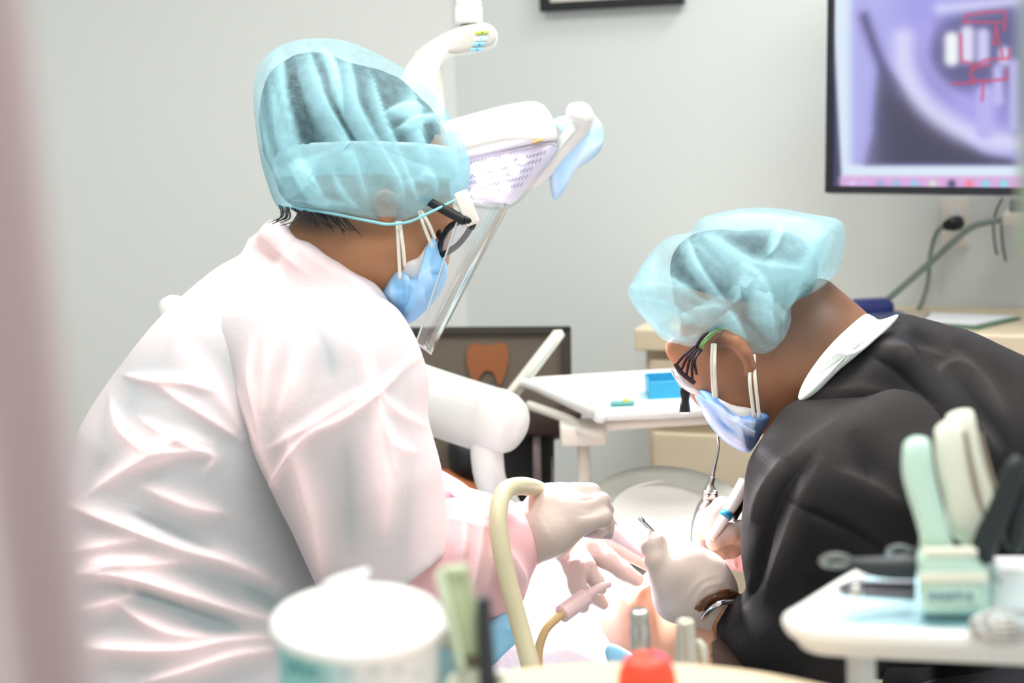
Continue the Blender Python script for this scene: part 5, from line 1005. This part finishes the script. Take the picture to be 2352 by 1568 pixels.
mobj('shaft', *tube([P(1110, 1372, 1.01), P(1111, 1380, 1.01), P(1114, 1450, 1.01), P(1122, 1580, 1.01)], [.003, .0042, .0048, .0055], 14), mat('charcoal_plastic', (44, 48, 52), .45), t)
mobj('cap_end', *tube([P(1109, 1366, 1.01), P(1110, 1374, 1.01)], [.0032, .0038], 14, smooth=False), mat('grey_end', (150, 148, 144), .5), t)
t = empty('tool_cup', P(1060, 1640, 1.02), 'cream cup holding the upright green and black tools', 'cup')
q = P(1098, 1575, 1.0); mobj('wall', *lathe((q[0], q[1], CZ), [(.016, 0), (.017, .003), (.019, q[2]-CZ+.002), (.0185, q[2]-CZ+.004), (.017, q[2]-CZ), (.015, .006), (.0005, .005)], sides=36), M_mintedge, t)
q = P(1028, 1490, 1.04); t = empty('blue_bottle', (q[0], q[1], CZ), 'pale blue little bottle between canister and green tool', 'bottle')
mobj('body', *lathe((q[0], q[1], CZ), [(.011, 0), (.0115, .003), (.0115, q[2]-CZ-.012), (.007, q[2]-CZ-.002), (.006, q[2]-CZ+.004)], sides=24), mat('pale_cyan_plastic', (176, 226, 240), .35), t)
mobj('cap', *lathe((q[0], q[1], 0), [(.0075, q[2]+.003), (.0075, q[2]+.014), (.006, q[2]+.016)], sides=24), M_white, t)
# instruments held in a rail beyond the counter edge
RD = 1.42; qa_, qb_ = P(1440, 1700, RD), P(1640, 1700, RD); RZ = qa_[2]
t = empty('instrument_rail', (qa_+qb_)/2, 'low white instrument rail beyond the round counter, holding the two nozzles', 'rail')
mobj('bar', *box((qa_+qb_)/2, (qb_-qa_)/2*1.3, (0, .02, 0), (0, 0, .012), .006), M_white, t)
qm = (qa_+qb_)/2; mobj('post', *cyl((qm[0], qm[1], 0), (qm[0], qm[1], RZ), .02), M_white, t)
q = P(1468, 1400, RD); t = empty('steel_nozzle', (q[0], q[1], RZ+.012), 'shiny steel nozzle rising behind the orange-red cap', 'nozzle')
mobj('barrel', *lathe(q, [(.0085, -.05), (.0082, -.014), (.0066, -.011), (.0080, -.008), (.0080, -.0012), (.0070, 0), (.0005, .0004)], (.0, 0, 1), 24), M_steel, t)
mobj('stem', *lathe((q[0], q[1], RZ+.012), [(.0072, 0), (.0072, q[2]-.049-RZ-.012)], sides=20), M_steel, t)
q = P(1574, 1424, RD); t = empty('hollow_nozzle', (q[0], q[1], RZ+.012), 'cream hollow tube nozzle with an open end, beside the steel one', 'nozzle')
mobj('tube', *lathe(q, [(.0118, RZ+.012-q[2]), (.0112, -.05), (.0085, -.012), (.0078, -.003), (.0072, 0), (.0048, .0004), (.0034, -.001), (.0032, -.02)], (-.0, -.0, 1), 28, cap=False), mat('satin_cream_metal', (206, 200, 184), .3, metal=.5), t)
mobj('side_lever', *tube([q+np.array((.010, -.0, -.018)), q+np.array((.0135, 0, -.025)), q+np.array((.015, 0, -.038))], [.002, .0036, .002], 12), M_mintedge, t)
t = empty('red_cap', q, 'orange-red tapered plastic cap on the near counter', 'cap')
qq = P(1484, 1506, 1.1)
mobj('cone', *lathe((qq[0], qq[1], 0), [(.024, CZ), (.0235, CZ+.004), (.018, qq[2]-.010), (.0145, qq[2]-.003), (.012, qq[2]-.0006), (.0005, qq[2])], sides=40), M_red, t)
mobj('pink_cord', *tube([P(1500, 1503, 1.1), P(1528, 1513, 1.1), P(1540, 1532, 1.1)], .002, 8), mat('magenta_pink', (250, 90, 150), .4), t)

# near tray on the right
NZ = P(1900, 1448, 1.20)[2]
def PN(px, py, dz=0): return PZ(px, py, NZ+dz)
t = empty('near_tray_table', PN(2150, 1440), 'white tray with blue paper on a post, near the camera beside the black gown', 'table')
o_ = [PN(1830, 1440), PN(1850, 1425), PN(1985, 1340), PN(2060, 1322), PN(2500, 1330), PN(2520, 1500), PN(2352, 1490), PN(1950, 1472), PN(1860, 1462)]
mobj('tray_floor', *prism(o_, (0, 0, 1), .004), M_white, t, smooth=False)
c_ = np.mean(o_, 0); rim = crs([c_+(q-c_)*1.02+np.array((0, 0, .004)) for q in o_], 6, True)
mobj('rim', *tube(rim, .0085, 14, closed=True, smooth=False), M_white, t)
mobj('skirt', *slab([q+np.array((0, 0, -.012)) for q in crs([c_+(q-c_)*1.01 for q in o_], 5, True)], (0, 0, 1), .016, r=.03), M_white, t)
q = PN(1822, 1432, .006); mobj('corner_tab', *tube([q+np.array((.016, 0, -.002)), q, q+np.array((-.004, 0, .001))], [.006, .0065, .004], 14), M_white, t)
mobj('paper_liner', *prism([c_+(q-c_)*.93+np.array((0, 0, .005)) for q in o_], (0, 0, 1), .002), mat('pale_blue_liner', (196, 234, 246), .8), t, smooth=False)
q = P(1978, 1520, 1.2); mobj('post', *cyl((q[0], q[1], NZ-.01), (q[0], q[1], .03), .0100), M_white, t)
mobj('post_foot', *lathe((q[0], q[1], 0), [(.15, 0), (.15, .02), (.03, .04), (.011, .06)]), M_white, t)
def onN(px, py, d): q = P(px, py, d); return q
ND = 1.19
t = empty('mint_gun', P(2190, 1410, ND), 'mint green block-shaped dispenser with curved upright handle on the near tray', 'dispenser')
V, F = inflate([(2112, 1262), (2190, 1254), (2235, 1262), (2262, 1300), (2272, 1322), (2272, 1400), (2262, 1412), (2130, 1410), (2118, 1400), (2108, 1320)], (2190, 1335), ND, .022, 6, 14, .22)
mobj('body', V, F, M_mint, t)
mobj('top_band', *join([box(P(2190, 1326, ND-.0225), RT*.0235, UP*.0035, FW*.001, .0008), box(P(2180, 1266, ND-.015), RT*.018, UP*.003, FW*.008, .002)]), M_mintedge, t)
V, F = inflate([(2072, 1040), (2078, 1015), (2098, 1002), (2125, 1004), (2138, 1020), (2148, 1090), (2165, 1160), (2180, 1215), (2186, 1268), (2118, 1268), (2112, 1230), (2098, 1180), (2082, 1130), (2072, 1085)], (2125, 1140), ND, .013, 7, 12, .35)
mobj('handle', V, F, M_mint, t)
text('lettering', 'SMARTi 8', P(2182, 1370, ND-.0228), RT, UP, .0075, mat('faded_blue_ink', (96, 136, 160), .6), t)
for k, (lab, oo, cx_, dd, g_) in enumerate((('cream curved handle standing between the mint handle and the rear one', [(2146, 1000), (2152, 978), (2175, 964), (2200, 968), (2212, 985), (2225, 1060), (2240, 1130), (2262, 1200), (2256, 1232), (2228, 1248), (2196, 1238), (2178, 1210), (2168, 1150), (2152, 1080)], (2200, 1110), ND+.02, M_mintedge),
                                        ('rearmost cream curved handle on the near tray, tallest of the group', [(2172, 960), (2190, 944), (2218, 939), (2236, 946), (2246, 990), (2262, 1060), (2282, 1130), (2288, 1160), (2280, 1182), (2258, 1186), (2242, 1160), (2222, 1080), (2196, 990)], (2235, 1060), ND+.05, M_mintedge))):
    t = empty('curved_handle', P(cx_[0]+20, 1330, dd), lab, 'handle'); V, F = inflate(oo, cx_, dd, .012, 7, 12, .35); mobj('grip', V, F, g_, t)
    mobj('edge_strip', *tube([P(x, y, dd-.006) for x, y in ((oo[4][0]+4, oo[4][1]+5), (oo[5][0]+5, oo[5][1]), (oo[6][0]+5, oo[6][1]), (oo[7][0]+2, oo[7][1]))], .0018, 8), mat('taupe_edge', (150, 136, 118), .5), t)
    mobj('stem', *tube([P(oo[9][0]-5, oo[9][1]-12, dd), P(oo[9][0]+2, oo[9][1]+50, dd), (P(oo[9][0], 1300, dd)[0], P(oo[9][0], 1300, dd)[1], NZ+.005)], .005, 12), M_mintedge, t)
mch = mat('charcoal_teal_plastic', (28, 36, 38), .45)
t = empty('black_pliers', P(2290, 1340, ND), 'pair of black slanting pliers handles in front of the cream handles', 'pliers')
mobj('handle', *tube([P(2345, 1052, ND-.02), P(2330, 1080, ND-.02), P(2300, 1160, ND-.015), P(2270, 1230, ND-.01), P(2262, 1262, ND-.01), P(2272, 1292, ND-.01)], [.005, .0075, .008, .009, .0085, .004], 16), mch, t)
mobj('handle', *tube([P(2372, 1060, ND), P(2352, 1120, ND), P(2335, 1190, ND), P(2330, 1250, ND), P(2326, 1266, ND)], [.007, .009, .0085, .007, .003], 16), mch, t)
mobj('jaw', *tube([P(2272, 1285, ND-.01), P(2285, 1310, ND), P(2300, 1340, ND)], [.004, .003, .002], 10), M_steel, t)
def loopinst(name, lab, x0, y0, x1, y1, d, rx):
    t = empty(name, P(x1, y1, d), lab, 'scissors')
    mobj('finger_ring', *tube([P(x0+rx+rx*math.cos(a), y0+12*math.sin(a), d+.012*math.sin(a)) for a in np.linspace(0, 2*math.pi, 17)[:-1]], .0022, 8, closed=True), mat('grey_ring', (120, 124, 120), .4), t)
    mobj('handle', *tube([P(x0+2*rx-4, y0+2, d), P((x0+x1)/2+20, y0+14, d), P(x1, y1, d)], [.003, .0075, .0085], 14), mat('charcoal_plastic', (44, 48, 52), .45), t)
loopinst('black_scissors', 'black-handled scissors, lower of two, pointing left from the mint dispenser', 1888, 1288, 2100, 1304, ND+.01, 32)
loopinst('black_scissors', 'black-handled scissors, upper of two, beside the mint dispenser', 2040, 1268, 2112, 1280, ND+.05, 26)
t = empty('grey_forceps', P(2030, 1355, ND+.02), 'grey metal forceps lying on the rim of the near tray', 'forceps')
mobj('arms', *join([tube([P(1925, 1352, ND+.02), P(1970, 1345, ND+.02), P(2100, 1348, ND+.02)], [.002, .004, .005], 10), tube([P(1935, 1362, ND+.01), P(1990, 1362, ND+.01), P(2100, 1366, ND+.01)], [.002, .003, .004], 10)]), mat('dark_steel', (110, 108, 112), .35, metal=.6), t)
mobj('hinge', *lathe(P(1965, 1356, ND), [(.005, 0), (.005, .004), (.003, .006)], -FW, 16), M_steel, t)
t = empty('white_dish', P(2330, 1370, ND+.03), 'stack of white plastic trays behind the mint dispenser', 'tray')
for i, (y, h) in enumerate(((1320, .010), (1365, .011))):
    mobj('tray', *box(P(2345, y, ND+.035), RT*.030, FW*.03, UP*h*.9, .004), M_white, t)
q = P(2310, 1448, 1.14); t = empty('mesh_ball', q, 'grey metal mesh strainer lying on the near tray, lower right', 'strainer')
ms_ = []
for i in range(9):
    a0 = math.pi*i/9; ms_.append(tube([q+np.array((.024*math.cos(a), .018*math.sin(a)*math.cos(a0), .011*math.sin(a)*math.sin(a0)+.003)) for a in np.linspace(0, 2*math.pi, 21)[:-1]], .0008, 5, closed=True, smooth=False))
for h in (-.8, -.5, -.2, .1, .4, .7):
    r_ = math.sqrt(1-h*h); ms_.append(tube([q+np.array((.024*h, .018*r_*math.cos(a), .011*r_*math.sin(a)+.003)) for a in np.linspace(0, 2*math.pi, 17)[:-1]], .0008, 5, closed=True, smooth=False))
mobj('mesh', *join(ms_), M_steel, t)['kind'] = 'stuff'
mobj('core', *inflate([(2265, 1445), (2285, 1425), (2330, 1420), (2350, 1440), (2345, 1465), (2290, 1470)], (2308, 1447), 1.14, .010, 5, 10, .7), mat('warm_grey_core', (178, 168, 158), .6, vary=.4, bscale=160), t)
# blurred near edges of the frame
V = []; nzc = 60
for j in range(2):
    for i in range(nzc):
        x = -560+i*(62+560)/(nzc-1); q = P(x, 800, .52+.012*math.sin(i*.28)); V.append((q[0]+.012*(1-j), q[1], 1.0 if j == 0 else 2.2))
F = [(i, i+1, nzc+i+1, nzc+i) for i in range(nzc-1)]
cu_ = mobj('pink_curtain', V, F, mat('dusty_pink_curtain', (228, 210, 208), .9)); sm = cu_.modifiers.new('thickness', 'SOLIDIFY'); sm.thickness = .003
tag(cu_, 'dusty pink curtain edge hanging very near the camera at the frame\'s edge', 'curtain')
qa = P(2348, 610, .72)
t = empty('sage_panel', (qa[0], qa[1], qa[2]), 'sage green hanging panel very near the camera beside the screen', 'panel')
mobj('board', *box(np.array((qa[0]+.10, qa[1], qa[2]+.25)), (.10, 0, 0), (0, .01, 0), (0, 0, .25), .006), M_sage, t)
